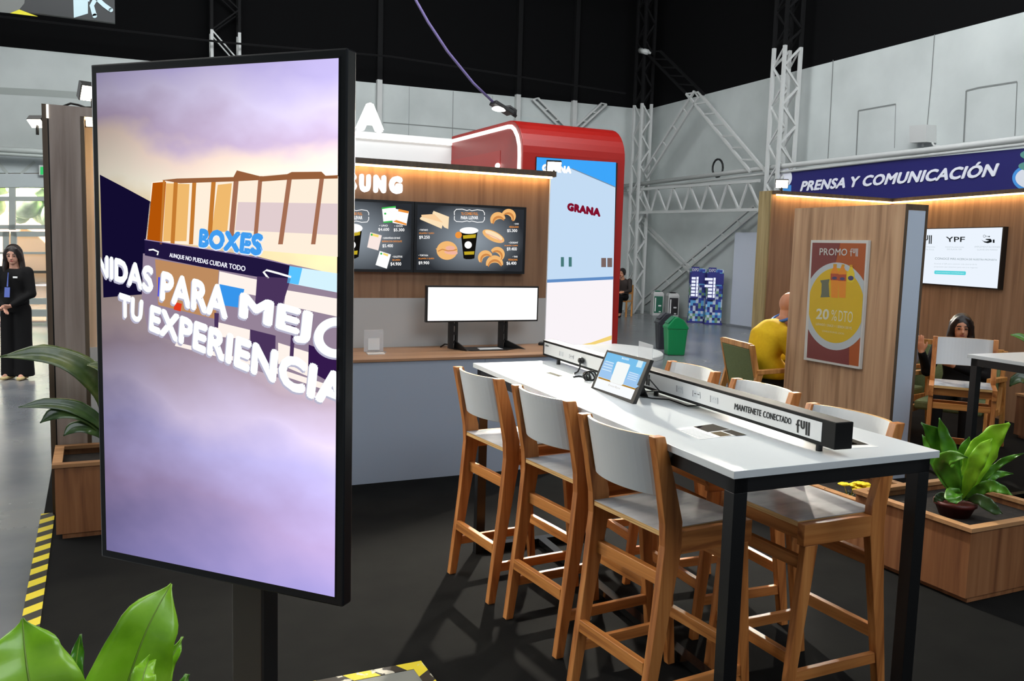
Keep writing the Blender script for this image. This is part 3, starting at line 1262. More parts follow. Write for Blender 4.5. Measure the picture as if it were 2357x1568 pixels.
hz = W_()
P = [gp(120, 1183, 0.0), gp(30, 1455, 0.0), gp(58, 1455, 0.0), gp(129, 1183, 0.0)]
tp = thing('hazard_tape', 'yellow and black hazard tape along the left edge of the dark carpet', 'tape', (-0.275, 4.9, 0))
b = MB()
b.box(-0.035, 0.035, -4.0, 0.95, 0.001, 0.004)
b.hexa([(-0.040, -4.0, -0.09), (-0.035, -4.0, -0.09), (-0.035, 0.95, -0.09), (-0.040, 0.95, -0.09)], [(-0.040, -4.0, 0.004), (-0.035, -4.0, 0.004), (-0.035, 0.95, 0.004), (-0.040, 0.95, 0.004)])
b.build('striped_strip', hazard('hazard_stripes', math.radians(-38), 0.135), tp)

rp = thing('floor_plate', 'grey floor plate with worn hazard tape at the bottom frame edge', 'floor plate', (1.17, 3.19, 0))
MB().box(-0.58, 0.0, -0.7, 0.0, 0.0, 0.012).build('plate', mat('plate_grey', (112, 114, 108), 0.7), rp)
MB().box(-0.58, 0.0, -0.055, 0.0, 0.012, 0.014).build('hazard_tape', hazard('worn_hazard_stripes_cross', math.radians(62), 0.19, True), rp)
MB().box(-0.05, 0.0, -0.7, -0.055, 0.012, 0.014).build('hazard_tape', hazard('worn_hazard_stripes', math.radians(-38), 0.13, True), rp)

# ---- tower with lit alcove at the left
tw = thing('display_tower', 'grey oak tower with warm lit alcove behind the large screen', 'tower', (-0.25, 5.82, 0))
b = W_()
b.box(-0.215, -0.035, 5.82, 6.5, 0.0, 2.44)
b.box(-0.035, 0.92, 5.82, 6.5, 2.385, 2.44)
b.box(0.72, 0.92, 5.82, 6.5, 0.0, 2.385)
b.build('oak_frame', M_tower, tw)
b = W_()
b.box(-0.25, -0.222, 5.82, 6.5, 0.0, 2.44)
b.box(-0.05, -0.03, 5.816, 6.49, 0.0, 2.386)
b.build('edge_strip', M_edge, tw)
b = W_()
b.box(-0.222, -0.215, 5.83, 6.5, 0.0, 2.43)
b.build('shadow_groove', M_blackm, tw)
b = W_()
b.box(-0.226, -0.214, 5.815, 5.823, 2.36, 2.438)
b.build('edge_highlight', emi('painted_highlight', (255, 252, 240), 2.0), tw)  # glowing sliver stands in for a bright highlight on the tower edge
b = W_()
b.box(-0.035, 0.72, 6.40, 6.5, 0.0, 2.385)
b.build('alcove_back', wood('alcove_oak', (196, 168, 140), (216, 186, 156), (226, 200, 172), 'z', 0.5, 0.7), tw)
b = W_()
b.box(-0.02, 0.72, 5.9, 5.95, 2.345, 2.375)
b.build('light_strip', emi('alcove_led', (255, 232, 190), 30.0), tw)
b = W_()
b.box(-0.03, 0.72, 6.385, 6.40, 0.0, 0.95)
b.build('lower_panel', M_lgrey, tw)


def flood(name_loc, to, label, s=1.0, power=60, ang=75, lens_r=0.055, light=True, tilt=0.6):
    t = thing('floodlight', label, 'lamp', name_loc)
    q = (Vector(to) - Vector(name_loc)).normalized()
    b = MB()
    b.beam(-q*0.035*s, q*0.01*s, 0.125*s, 0.085*s)
    b.build('lamp_housing', M_blackm, t, bevel=0.004)
    b = MB()
    b.beam(q*0.0101*s, q*0.016*s, 0.112*s, 0.074*s)
    b.build('lamp_lens', M_lamp, t)
    b = MB()
    b.tube([(0, 0, -0.09*s), (0.0, 0.0, -0.04*s), -q*0.03*s], 0.012*s, 6)
    b.build('bracket', M_blackm, t)
    if light:
        spot_light('floodlight_beam', Vector(name_loc) + q*0.03*s, to, power, ang)
    return t


# ---- back panel with light strip and lettering
YB = 6.525
bp_ = thing('back_panel', 'oak back wall panel with warm light strip above the counter', 'wall panel', (0.92, YB, 0))
b = W_()
b.box(0.92, 3.452, YB, YB + 0.10, 1.272, 2.318)
b.build('oak_board', M_panel, bp_)
b = W_()
b.box(0.92, 3.452, YB - 0.002, YB + 0.10, 0.0, 1.272)
b.build('grey_board', M_lgrey, bp_)
b = W_()
b.box(0.92, 3.475, YB - 0.075, YB + 0.10, 2.282, 2.325)
b.build('top_fascia', M_edge, bp_)
b = W_()
b.box(0.92, 3.445, YB - 0.06, YB - 0.035, 2.268, 2.281)
b.build('light_strip', M_led_warm, bp_)
b = W_()
b.box(3.452, 3.460, YB - 0.002, YB + 0.10, 0.0, 2.282)
b.build('white_edge', M_whitep, bp_)

sn = thing('illuminated_sign', 'glowing white block letters on the oak back panel', 'sign', (0.95, YB, 2.07))
lets = [('S', 1.310, 0.105), ('A', 1.428, 0.115), ('M', 1.555, 0.135), ('S', 1.703, 0.10), ('U', 1.825, 0.085), ('N', 1.935, 0.095), ('G', 2.058, 0.103)]
for ch, xa, wd in lets:
    b = W_()
    vs, fs = glyphs(ch, 0.09)
    for yy in (YB - 0.03, YB - 0.002):
        b.add([(xa + u*wd, yy, 2.075 + v*0.135) for u, v, l_ in vs], fs)
    b.build('letter', emi('letter_white', (255, 250, 250), 1.7), sn)

# ---- counter
ct = thing('counter', 'grey blue bar counter with oak worktop under the menu screens', 'counter', (0.92, 5.85, 0))
b = W_()
b.box(0.92, 2.605, 5.85, YB - 0.003, 0.0, 0.868)
b.box(2.607, 3.442, 5.85, YB - 0.003, 0.0, 0.868)
b.build('front_board', M_grey, ct)
b = W_()
b.box(0.92, 3.462, 5.84, YB - 0.003, 0.868, 0.887)
b.build('worktop', M_top_oak, ct, bevel=0.001)
ZC = 0.887

# ---- menu screens
PM = YP(YB - 0.045)


def menu(x0, x1, label):
    t = thing('menu_screen', label, 'screen', (x0, YB, 1.475), 0, 'menu screens on the back panel')
    b = W_()
    b.box(x0, x1, YB - 0.045, YB, 1.475, 2.022)
    b.build('bezel', M_bezel, t)
    b = W_()
    b.box(x0 + 0.022, x1 - 0.022, YB - 0.047, YB - 0.044, 1.495, 2.002)
    m = MATS.get('menu_backdrop')
    if m is None:
        m = bpy.data.materials.new('menu_backdrop')
        m.use_nodes = True
        nt = m.node_tree
        nt.nodes.clear()
        tc = nt.nodes.new('ShaderNodeTexCoord')
        gr = nt.nodes.new('ShaderNodeTexGradient')
        gr.gradient_type = 'SPHERICAL'
        mp = nt.nodes.new('ShaderNodeMapping')
        mp.inputs['Location'].default_value = (-1.0, 0, -0.85)
        mp.inputs['Scale'].default_value = (2.1, 0.0, 3.2)
        r = nt.nodes.new('ShaderNodeValToRGB')
        r.color_ramp.elements[0].color = lin((44, 47, 52)) + (1,)
        r.color_ramp.elements[1].color = lin((150, 160, 170)) + (1,)
        e = nt.nodes.new('ShaderNodeEmission')
        o = nt.nodes.new('ShaderNodeOutputMaterial')
        nt.links.new(tc.outputs['Object'], mp.inputs[0])
        nt.links.new(mp.outputs[0], gr.inputs[0])
        nt.links.new(gr.outputs[0], r.inputs[0])
        nt.links.new(r.outputs[0], e.inputs[0])
        nt.links.new(e.outputs[0], o.inputs[0])
        MATS['menu_backdrop'] = m
    return b.build('display', m, t)


def mz(off):
    return zfn(PM, 810, 460, 5.481, 0.002 + off)


E_w = emi('screen_white', (255, 255, 255), 1.0)
E_o = emi('screen_orange', (240, 150, 62), 1.0)
E_c = emi('screen_bread', (252, 226, 186), 1.0)
E_c2 = emi('screen_crust', (244, 186, 116), 1.0)
E_c3 = emi('screen_crust_dark', (206, 136, 74), 1.0)
E_k = emi('screen_black', (18, 16, 14), 1.0)
E_y = emi('screen_gold', (196, 170, 40), 1.0)
E_g = emi('screen_green', (60, 190, 80), 1.0)
E_pk = emi('screen_ham', (240, 180, 160), 1.0)
m1 = menu(2.256, 3.222, 'lit menu screen showing sandwiches and a central cup, right of the pair')
m2 = menu(1.286, 2.252, 'lit menu screen showing snack bags, half hidden by the large display')


def crescent(a, cx, cy, r, rot, wid=0.55):
    P = []
    for i in range(15):
        t = rot - 1.5 + 3.0*i/14
        P.append((cx + r*math.cos(t), cy + r*math.sin(t)))
    w = []
    n = len(P)
    L, R = [], []
    for i, (x, y) in enumerate(P):
        k = r*wid*(0.42 + 0.58*math.sin(math.pi*i/(n - 1)))
        t = rot - 1.5 + 3.0*i/14
        L.append((x + k*math.cos(t), y + k*math.sin(t)))
        R.append((x - k*math.cos(t), y - k*math.sin(t)))
    pts = [v for pr in zip(L, R) for v in pr]
    a._add(pts, [(2*i, 2*i + 2, 2*i + 3, 2*i + 1) for i in range(n - 1)])


# right screen pictures
a = Art(mz(0.001))
a.poly([(858, 232), (876, 215), (1150, 285), (1132, 365), (862, 248)])
a.build('sandwich_picture', E_c, m1)
a = Art(mz(0.001)).poly([(1015, 172), (1030, 140), (1225, 215), (1215, 368), (1168, 350)])
a.build('sandwich_picture', E_c, m1)
a = Art(mz(0.002))
a.poly([(876, 190), (1040, 180), (1150, 290), (880, 215)])
a.build('sandwich_crust_picture', emi('screen_toast', (250, 208, 160), 1.0), m1)
for i_, c_ in enumerate(((1850, 275, 75, -1.9, 0.62), (1965, 225, 72, -1.0, 0.58), (1695, 750, 75, -2.1, 0.55), (1820, 705, 75, -0.9, 0.55), (1800, 835, 88, -1.6, 0.52))):
    a = Art(mz(0.001 + 0.0003*i_))
    crescent(a, *c_)
    a.build('croissant_picture', E_c2, m1)
    a = Art(mz(0.0022 + 0.0003*i_))
    crescent(a, c_[0] + 3, c_[1] + 12, c_[2]*0.93, c_[3], c_[4]*0.35)
    a.build('croissant_shade_picture', E_c3, m1)
a = Art(mz(0.001))
a.ell(1785, 460, 150, 62, rot=0.45)
a.build('filled_croissant_picture', E_c2, m1)
a = Art(mz(0.002))
a.ell(1790, 445, 120, 35, rot=0.45)
a.build('croissant_highlight_picture', E_c, m1)
a = Art(mz(0.001))
a.ell(1200, 640, 132, 118).poly([(1055, 618), (1110, 600), (1110, 660)])
a.build('bun_picture', E_c2, m1)
a = Art(mz(0.002))
a.ell(1250, 665, 85, 26, rot=0.1).ell(1240, 610, 60, 30)
a.build('ham_picture', E_pk, m1)
a = Art(mz(0.003))
a.stroke([(1085, 650), (1140, 625), (1210, 645), (1280, 640), (1325, 625)], 14)
a.build('bread_slit_picture', E_c3, m1)
a = Art(mz(0.003))
a.stroke([(1690, 425), (1760, 455), (1840, 490), (1905, 535)], 12)
a.build('filling_picture', E_pk, m1)
a = Art(mz(0.001))
a.poly([(1372, 395), (1585, 395), (1545, 740), (1500, 750), (1440, 750), (1408, 738)])
a.build('cup_picture', E_k, m1)
a = Art(mz(0.002))
a.ell(1478, 388, 118, 42)
a.ell(1467, 570, 46, 46)
a.build('cup_lid_picture', E_w, m1)
a = Art(mz(0.002))
a.poly([(1400, 450), (1565, 435), (1560, 480), (1405, 492)]).poly([(1415, 655), (1545, 650), (1540, 690), (1420, 695)])
a.build('cup_band_picture', E_y, m1)
a = Art(mz(0.003))
a.ell(1345, 445, 42, 42)
a.build('badge_picture', E_o, m1)


def header(t, dx):
    a = Art(mz(0.002))
    x0, x1, y0, y1 = 1293 + dx, 1672 + dx, 118, 288
    xm = (x0 + x1)/2
    a.stroke([(x0, 195), (x0 - 2, 150), (x0 + 25, y0 + 2), (x0 + 100, y0), (xm - 30, y0 + 18), (xm, y0 + 8), (xm + 30, y0 + 20), (x1 - 90, y0 + 8), (x1 - 20, y0 + 18), (x1, 165), (x1, 195)], 9)
    a.stroke([(x0, 205), (x0 - 2, 250), (x0 + 25, y1 - 14), (x0 + 100, y1 - 10), (xm - 30, y1 - 22), (xm, y1 - 12), (xm + 30, y1 - 20), (x1 - 90, y1 - 4), (x1 - 20, y1 - 8), (x1, 250), (x1, 215)], 9)
    a.build('header_frame', E_w, t)
    Art(mz(0.002)).trect('TU COMBO FULL', 1378 + dx, 158, 1592 + dx, 194, 0.02).build('lettering', E_o, t)
    Art(mz(0.002)).trect('PARA LLEVAR', 1374 + dx, 204, 1592 + dx, 248, 0.04).build('lettering', E_w, t)


header(m1, 0)
header(m2, -1460)
for q_ in (
        ('• TOSTADO', 848, 370, 958, 392, 0.02),
        ('$9.250', 848, 452, 982, 498, 0.02),
        ('• TORTUGA', 842, 690, 962, 712, 0.02),
        ('$9.900', 840, 776, 975, 820, 0.02),
        ('• DOS', 2045, 294, 2104, 314, 0.02),
        ('$5.300', 1958, 370, 2085, 413, 0.02),
        ('• CROISSANT', 1978, 530, 2096, 552, 0.02),
        ('$9.400', 1954, 600, 2080, 646, 0.02),
        ('• TRES', 2026, 708, 2090, 728, 0.02),
        ('$6.400', 1950, 780, 2074, 826, 0.02),
):
    Art(mz(0.002)).trect(*q_).build('price_lettering', E_w, m1)
for q_ in (
        ('DE JAMÓN Y QUESO', 848, 408, 1036, 436, 0.02),
        ('DE JAMÓN Y QUESO', 840, 728, 1036, 755, 0.02),
        ('MEDIALUNAS', 1985, 332, 2102, 354, 0.02),
        ('DE JAMÓN Y QUESO', 1925, 566, 2092, 590, 0.02),
        ('MEDIALUNAS', 1972, 744, 2088, 768, 0.02),
):
    Art(mz(0.002)).trect(*q_).build('item_lettering', E_o, m1)
# left screen pictures
a = Art(mz(0.001))
a.poly([(378, 100), (552, 78), (556, 270), (398, 290)])
a.build('green_bag_picture', E_w, m2)
a = Art(mz(0.002))
a.poly([(376, 98), (552, 78), (552, 100), (470, 104), (378, 118)]).poly([(396, 275), (512, 262), (512, 284), (398, 292)])
a.ell(420, 175, 13, 13).ell(250, 440, 13, 15).ell(370, 680, 13, 13)
a.build('green_print_picture', E_g, m2)
a = Art(mz(0.003))
a.poly([(545, 112), (718, 150), (688, 325), (512, 290)])
a.build('orange_bag_picture', E_w, m2)
a = Art(mz(0.004))
a.poly([(590, 116), (718, 145), (712, 172), (582, 145)]).poly([(520, 275), (560, 255), (690, 300), (686, 322)])
a.build('orange_print_picture', E_o, m2)
a = Art(mz(0.001))
a.poly([(232, 410), (378, 450), (332, 640), (192, 600)])
a.build('pink_bag_picture', emi('screen_pale_pink', (250, 232, 226), 1.0), m2)
a = Art(mz(0.001))
a.poly([(352, 645), (492, 690), (440, 870), (298, 822)])
a.build('white_bag_picture', E_w, m2)
a = Art(mz(0.002))
a.poly([(262, 425), (340, 445), (332, 475), (256, 455)]).poly([(398, 668), (462, 690), (452, 715), (392, 692)])
a.build('yellow_print_picture', emi('screen_pale_yellow', (250, 222, 120), 1.0), m2)
a = Art(mz(0.001))
a.poly([(-90, 395), (124, 395), (84, 720), (40, 742), (-52, 738)])
a.build('cup_picture', E_k, m2)
a = Art(mz(0.002))
a.ell(17, 360, 118, 58).ell(6, 570, 42, 46)
a.build('cup_lid_picture', E_w, m2)
a = Art(mz(0.002))
a.poly([(-60, 425), (106, 395), (100, 445), (-55, 470)]).poly([(-40, 655), (72, 640), (68, 690), (-36, 695)])
a.build('cup_band_picture', E_y, m2)
for q_ in (
        ('• UNO', 344, 314, 452, 338, 0.02),
        ('$4.600', 332, 355, 470, 398, 0.02),
        ('• DOS', 536, 318, 640, 342, 0.02),
        ('$5.300', 526, 360, 662, 404, 0.02),
        ('• GARRAPIÑADA DE MANÍ', 384, 466, 608, 494, 0.02),
        ('$5.400', 384, 560, 518, 606, 0.02),
        ('• GALLETITAS', 510, 706, 636, 730, 0.02),
        ('$4.900', 486, 788, 622, 836, 0.02),
):
    Art(mz(0.002)).trect(*q_).build('price_lettering', E_w, m2)
for q_ in (
        ('BAÑADAS CON CHOCOLATE', 380, 508, 630, 536, 0.02),
        ('DE LIMÓN', 510, 744, 608, 770, 0.02),
):
    Art(mz(0.002)).trect(*q_).build('item_lettering', E_o, m2)

# ---- stretched white display on its stand
PD = YP(6.30)
st = thing('stretched_display', 'wide blank white display on a two post stand on the counter', 'screen', (2.76, 6.30, ZC))
b = W_()
b.box(2.288, 3.252, 6.27, 6.305, 1.101, 1.384)
b.build('bezel', M_black, st, bevel=0.003)
b = W_()
b.box(2.302, 3.238, 6.266, 6.271, 1.114, 1.371)
b.build('lit_face', emi('display_white', (255, 255, 255), 1.35), st)
for x in (2.535, 2.965):
    b = W_()
    b.box(x - 0.045, x - 0.008, 6.285, 6.32, ZC + 0.006, 1.20)
    b.box(x + 0.010, x + 0.026, 6.285, 6.32, ZC + 0.006, 1.20)
    for z in (0.93, 1.0, 1.07):
        b.box(x - 0.008, x + 0.010, 6.29, 6.315, z, z + 0.02)
    b.build('post', M_black, st)
    b = W_()
    b.prism([(x, 6.30, ZC + 0.006), (x, 6.30, ZC + 0.07), (x + 0.10*(1 if x > 2.7 else 0.4), 6.12, ZC + 0.006)], (0.012, 0, 0))
    b.build('brace', M_black, st)
b = W_()
b.prism([(2.52, 6.36, ZC), (2.99, 6.36, ZC), (3.06, 6.22, ZC), (2.92, 6.13, ZC), (2.62, 6.13, ZC), (2.52, 6.26, ZC)], (0, 0, 0.006))
b.build('base_plate', M_black, st)
for k, (q, lab) in enumerate((([(2.70, 6.165), (2.90, 6.17), (2.90, 6.27), (2.72, 6.27)], 'white leaflet lying on the black display stand base'),)):
    b = MB()
    b.prism([(x, y, ZC + 0.0062) for x, y in q], (0, 0, 0.002))
    tag(b.build('leaflet', M_paper), lab, 'leaflet')
b = W_()
b.tube([(2.47, 6.42, ZC + 0.004), (2.49, 6.38, ZC + 0.03), (2.53, 6.335, ZC + 0.03), (2.535, 6.325, ZC + 0.10)], 0.006, 6)
b.build('power_cord', M_blackm, st, smooth=True)
b = MB()
b.prism([(3.33, 6.40, ZC), (3.44, 6.36, ZC), (3.45, 6.45, ZC), (3.38, 6.47, ZC)], (0, 0, 0.022))
tag(b.build('adapter', M_blackm, bevel=0.004), 'small black adapter at the right end of the counter', 'adapter')
# acrylic holder and card on the counter
ac = thing('acrylic_holder', 'clear acrylic card holder with white card on the counter left end', 'card holder', (1.88, 6.27, ZC))
b = W_()
b.box(1.805, 1.955, 6.275, 6.280, ZC, ZC + 0.165)
b.prism([(1.805, 6.20, ZC), (1.955, 6.20, ZC), (1.955, 6.28, ZC), (1.805, 6.28, ZC)], (0, 0, 0.004))
b.build('clear_stand', M_acrylic, ac)
b = W_()
b.box(1.835, 1.925, 6.272, 6.2745, ZC + 0.012, ZC + 0.10)
b.build('white_card', M_paper, ac)
b = MB()
b.prism([(1.785, 6.10, ZC), (1.915, 6.10, ZC), (1.92, 6.16, ZC), (1.79, 6.16, ZC)], (0, 0, 0.008))
tag(b.build('card_stack', M_paper), 'small stack of white cards in front of the clear holder', 'cards')

# ---- floodlights on the stand
flood((3.46, 6.47, 2.37), (2.2, 2.9, 1.0), 'bright floodlight on top right corner of the oak back panel', 1.0, 1100, 75)
flood((0.02, 5.85, 2.53), (0.9, 3.0, 0.6), 'floodlight with upright glowing lens on the left tower top', 1.2, 220, 80)
flood((-0.285, 6.05, 2.355), (-0.9, 5.2, 1.2), 'small floodlight fixed to the outer left side of the tower', 0.8, 12, 80)
b = MB()
b.tube([(-0.14, 5.9, 2.445), (-0.10, 5.9, 2.465), (-0.06, 5.9, 2.46), (-0.02, 5.88, 2.446), (0.02, 5.86, 2.448), (0.06, 5.86, 2.47)], 0.007, 6)
tag(b.build('lamp_cable', M_blackm, smooth=True), 'black lamp cable lying on top of the left tower', 'cable')

# ================================================================ large portrait display on its post
U_T = Vector((0.674, -0.738, 0)).normalized()
N_T = Vector((U_T.y, -U_T.x, 0))            # towards the viewer
P_T = Vector((0.004, 2.435, 0))
PT = Plane(P_T, N_T)
ds = thing('display_screen', 'tall portrait display in black frame on a grey steel post', 'screen', (P_T.x, P_T.y, 0), math.atan2(U_T.y, U_T.x))
b = MB()
b.box(0.0, 0.7364, 0.0, 0.037, 0.864, 2.113)
b.build('frame', M_bezel, ds, bevel=0.004)
b = MB()
b.box(0.018, 0.718, -0.0015, 0.001, 0.882, 2.096)
b.build('inner_rim', M_black, ds)
b = MB()
b.box(0.0215, 0.7155, -0.0025, 0.0, 0.8865, 2.0915)
m = bpy.data.materials.new('display_picture')
m.use_nodes = True
nt = m.node_tree
nt.nodes.clear()
N = nt.nodes.new
L = nt.links.new
tc = N('ShaderNodeTexCoord')
sx = N('ShaderNodeSeparateXYZ')
L(tc.outputs['Object'], sx.inputs[0])
mp = N('ShaderNodeMapping')
mp.inputs['Scale'].default_value = (2.2, 1, 3.4)
mp.inputs['Rotation'].default_value = (0, math.radians(28), 0)
L(tc.outputs['Object'], mp.inputs[0])
nz = N('ShaderNodeTexNoise')
nz.inputs['Scale'].default_value = 1.6
nz.inputs['Detail'].default_value = 4.5
nz.inputs['Roughness'].default_value = 0.45
L(mp.outputs[0], nz.inputs[0])


def mth(op, a, b=None):
    n = N('ShaderNodeMath')
    n.operation = op
    for i, v in enumerate((a, b)):
        if v is None:
            continue
        if isinstance(v, (int, float)):
            n.inputs[i].default_value = v
        else:
            L(v, n.inputs[i])
    return n.outputs[0]


v = mth('DIVIDE', mth('SUBTRACT', sx.outputs['Z'], 0.886), 1.206)
u = mth('DIVIDE', mth('SUBTRACT', sx.outputs['X'], 0.0215), 0.694)
vv = mth('ADD', v, mth('MULTIPLY', mth('SUBTRACT', nz.outputs[0], 0.5), 0.20))
vv = mth('ADD', vv, mth('MULTIPLY', mth('SUBTRACT', 0.5, u), -0.05))
r = N('ShaderNodeValToRGB')
stops = [(0.0, (150, 142, 200)), (0.14, (172, 152, 196)), (0.25, (184, 176, 226)), (0.34, (206, 192, 222)), (0.42, (172, 154, 170)), (0.52, (190, 170, 166)), (0.70, (255, 226, 168)), (0.79, (255, 246, 226)), (0.845, (246, 222, 208)), (0.885, (196, 176, 206)), (0.94, (208, 198, 230)), (1.0, (176, 166, 212))]
while len(r.color_ramp.elements) < len(stops):
    r.color_ramp.elements.new(0.5)
for e, (p, c) in zip(r.color_ramp.elements, stops):
    e.position = p
    e.color = lin(c) + (1,)
L(vv, r.inputs[0])
br_ = mth('ADD', 0.52, mth('MULTIPLY', u, 0.98))
br_ = mth('ADD', br_, mth('MULTIPLY', mth('SUBTRACT', nz.outputs[0], 0.5), 0.55))
e = N('ShaderNodeEmission')
L(r.outputs[0], e.inputs[0])
L(br_, e.inputs[1])
o_ = N('ShaderNodeOutputMaterial')
L(e.outputs[0], o_.inputs[0])
disp_ = b.build('display', m, ds)


def tz(off):
    return zfn(PT, 200, 500, 3.408, 0.0025 + off)      # lower picture crop


def tu(off):
    return zfn(PT, 0, 0, 2.773, 0.0025 + off)           # upper picture crop


XR = 1966   # right picture edge in the lower crop
EDGE = (XR, 0, 1.0, 0.0078)
ELEFT = (104, 0, -1.0, 0.018)


def pic(fn, name, col, build, s=1.0, clip=False):
    a = Art(fn)
    build(a)
    if clip:
        a.clip(*EDGE)
        a.clip(*ELEFT)
    return a.build(name, emi('picture_' + name, col, s), disp_)


e1, e2, e3, e4, e5, e6 = [0.0004*k for k in range(1, 7)]
pic(tu(e1), 'night_sky', (18, 12, 48), lambda a: a.poly([(637, 1115), (800, 1200), (970, 1292), (955, 1480), (930, 1560), (905, 1880), (660, 1900)]))
pic(tu(e1), 'facade_glow', (255, 240, 220), lambda a: a.poly([(968, 1165), (1040, 1150), (1500, 1130), (1640, 1120), (1835, 1110), (2158, 1125), (2155, 1640), (930, 1540), (955, 1300)]))
pic(tu(e2), 'facade_haze', (226, 206, 208), lambda a: a.poly([(1520, 1290), (2155, 1300), (2154, 1500), (1500, 1470)]))
pic(tu(e2), 'amber_wall', (178, 84, 8), lambda a: a.poly([(975, 1168), (1060, 1160), (1035, 1548), (938, 1530)]))
pic(tu(e2), 'amber_glow', (240, 186, 110), lambda a: a.poly([(1060, 1170), (1210, 1175), (1190, 1540), (1040, 1540)]).poly([(1390, 1180), (1480, 1170), (1450, 1480), (1350, 1480)]))
pic(tu(e3), 'amber_columns', (196, 122, 48), lambda a: [a.poly([(x0, 1150), (x0 + wd, 1150), (x1 + wd, 1560), (x1, 1560)]) for x0, x1, wd in ((1040, 1020, 14), (1110, 1088, 26), (1228, 1206, 26), (1350, 1320, 28))])
pic(tu(e3), 'brown_columns', (164, 110, 84), lambda a: [a.poly([(x0, 1125), (x0 + wd, 1125), (x1 + wd, 1560), (x1, 1560)]) for x0, x1, wd in ((1494, 1456, 32), (1650, 1614, 26), (1835, 1775, 30), (2042, 1985, 28))])
pic(tu(e4), 'beams', (150, 96, 60), lambda a: a.poly([(1032, 1150), (1130, 1140), (1490, 1130), (1512, 1088), (1655, 1124), (1655, 1150), (1500, 1158), (1150, 1170)]).poly([(1655, 1128), (1832, 1112), (1862, 1098), (2052, 1096), (2078, 1122), (2156, 1118), (2156, 1140), (2060, 1142), (1860, 1146), (1660, 1160)]))
pic(tz(e2), 'interior_base', (150, 132, 152), lambda a: a.poly([(440, 285), (1600, 370), (1970, 450), (1970, 1440), (1500, 1260), (900, 1060), (480, 900), (430, 640)]), 1.0, True)
pic(tz(e3), 'interior_amber', (190, 140, 96), lambda a: a.poly([(535, 330), (1035, 415), (1010, 800), (560, 690)]))
for q_ in ([(1040, 425), (1335, 490), (1325, 615), (1030, 560)], [(1560, 572), (1968, 640), (1968, 782), (1548, 690)], [(1010, 820), (1280, 885), (1275, 960), (1000, 935)], [(1500, 985), (1740, 1060), (1735, 1250), (1500, 1150)], [(1480, 1180), (1970, 1340), (1970, 1390), (1480, 1225)], [(700, 980), (1300, 1130), (1300, 1165), (690, 1010)]):
    pic(tz(e3), 'interior_light', (255, 244, 236), lambda a: a.poly(q_), 1.0, True)
for q_ in ([(1335, 465), (1600, 480), (1550, 640), (1530, 700), (1320, 680)], [(1280, 880), (1480, 930), (1475, 1200), (1290, 1130)], [(1000, 750), (1035, 755), (1030, 870), (1000, 860)], [(1610, 740), (1640, 745), (1620, 1110), (1590, 1100)]):
    pic(tz(e4), 'dark_pillar', (74, 52, 92), lambda a: a.poly(q_))
pic(tz(e4), 'dark_car', (52, 26, 76), lambda a: a.poly([(1740, 1000), (1968, 1085), (1968, 1330), (1735, 1200)]), 1.0, True)
pic(tz(e4), 'blue_bins', (56, 150, 236), lambda a: a.poly([(1040, 525), (1235, 565), (1205, 712), (1060, 690)]))
pic(tz(e4), 'blue_side_light', (60, 70, 226), lambda a: a.poly([(560, 470), (590, 475), (585, 640), (555, 620)]))
pic(tz(e4), 'red_sign', (226, 60, 30), lambda a: a.poly([(688, 665), (745, 680), (735, 740), (680, 725)]))
pic(tz(e3), 'sign_band', (32, 22, 62), lambda a: a.poly([(452, 172), (1340, 310), (1590, 372), (1600, 482), (1335, 468), (900, 390), (455, 300)]))
pic(tz(e4), 'band_edge', (170, 150, 190), lambda a: a.stroke([(452, 176), (900, 245), (1350, 320), (1590, 375)], 6))
pic(tz(e3), 'lit_sign_panel', (214, 244, 255), lambda a: a.poly([(1590, 384), (1968, 442), (1968, 592), (1572, 516)]), 1.0, True)
pic(tz(e4), 'lit_sign_blue', (90, 196, 255), lambda a: a.poly([(1590, 384), (1690, 400), (1660, 530), (1572, 516)]))
pic(tz(e4), 'lamp_curves', (255, 255, 255), lambda a: a.stroke([(485, 258), (520, 254), (560, 272), (552, 298)], 12).stroke([(1424, 480), (1385, 430), (1410, 416), (1500, 440), (1602, 470)], 16))
pic(tz(e4), 'band_lettering', (244, 244, 255), lambda a: a.text('AUNQUE NO PUEDAS CUIDAR TODO', [(650, 280), (1246, 384), (1242, 434), (648, 318)], 0.015))
pic(tz(e4), 'word_outline', (240, 246, 255), lambda a: a.text('BOXES', [(884, 92), (1396, 136), (1378, 318), (874, 244)], 0.08))
pic(tz(e5), 'word_blue', (66, 158, 240), lambda a: a.text('BOXES', [(886, 86), (1390, 130), (1372, 308), (876, 236)], 0.07))


def slogan(a, dx=0, dy=0):
    q = lambda l: [(x + dx, y + dy) for x, y in l]
    a.text('NIDAS', q([(80, 280), (526, 388), (520, 604), (82, 455)]), 0.055)
    a.text('PARA', q([(588, 418), (1112, 545), (1106, 808), (572, 652)]), 0.055)
    a.text('MEJ', q([(1205, 585), (1778, 745), (1748, 1012), (1186, 842)]), 0.055)
    a.ring(1962 + dx, 945 + dy, 182, 160, 108, 92)
    a.text('TU', q([(252, 588), (446, 652), (432, 836), (258, 780)]), 0.055)
    a.text('EXPERIENCIA', q([(500, 680), (2080, 1252), (2046, 1548), (487, 890)]), 0.055)


pic(tz(e5), 'slogan_shade', (186, 184, 206), lambda a: slogan(a, -9, 14), 1.0, True)
pic(tz(e6), 'slogan', (246, 254, 255), slogan, 1.1, True)
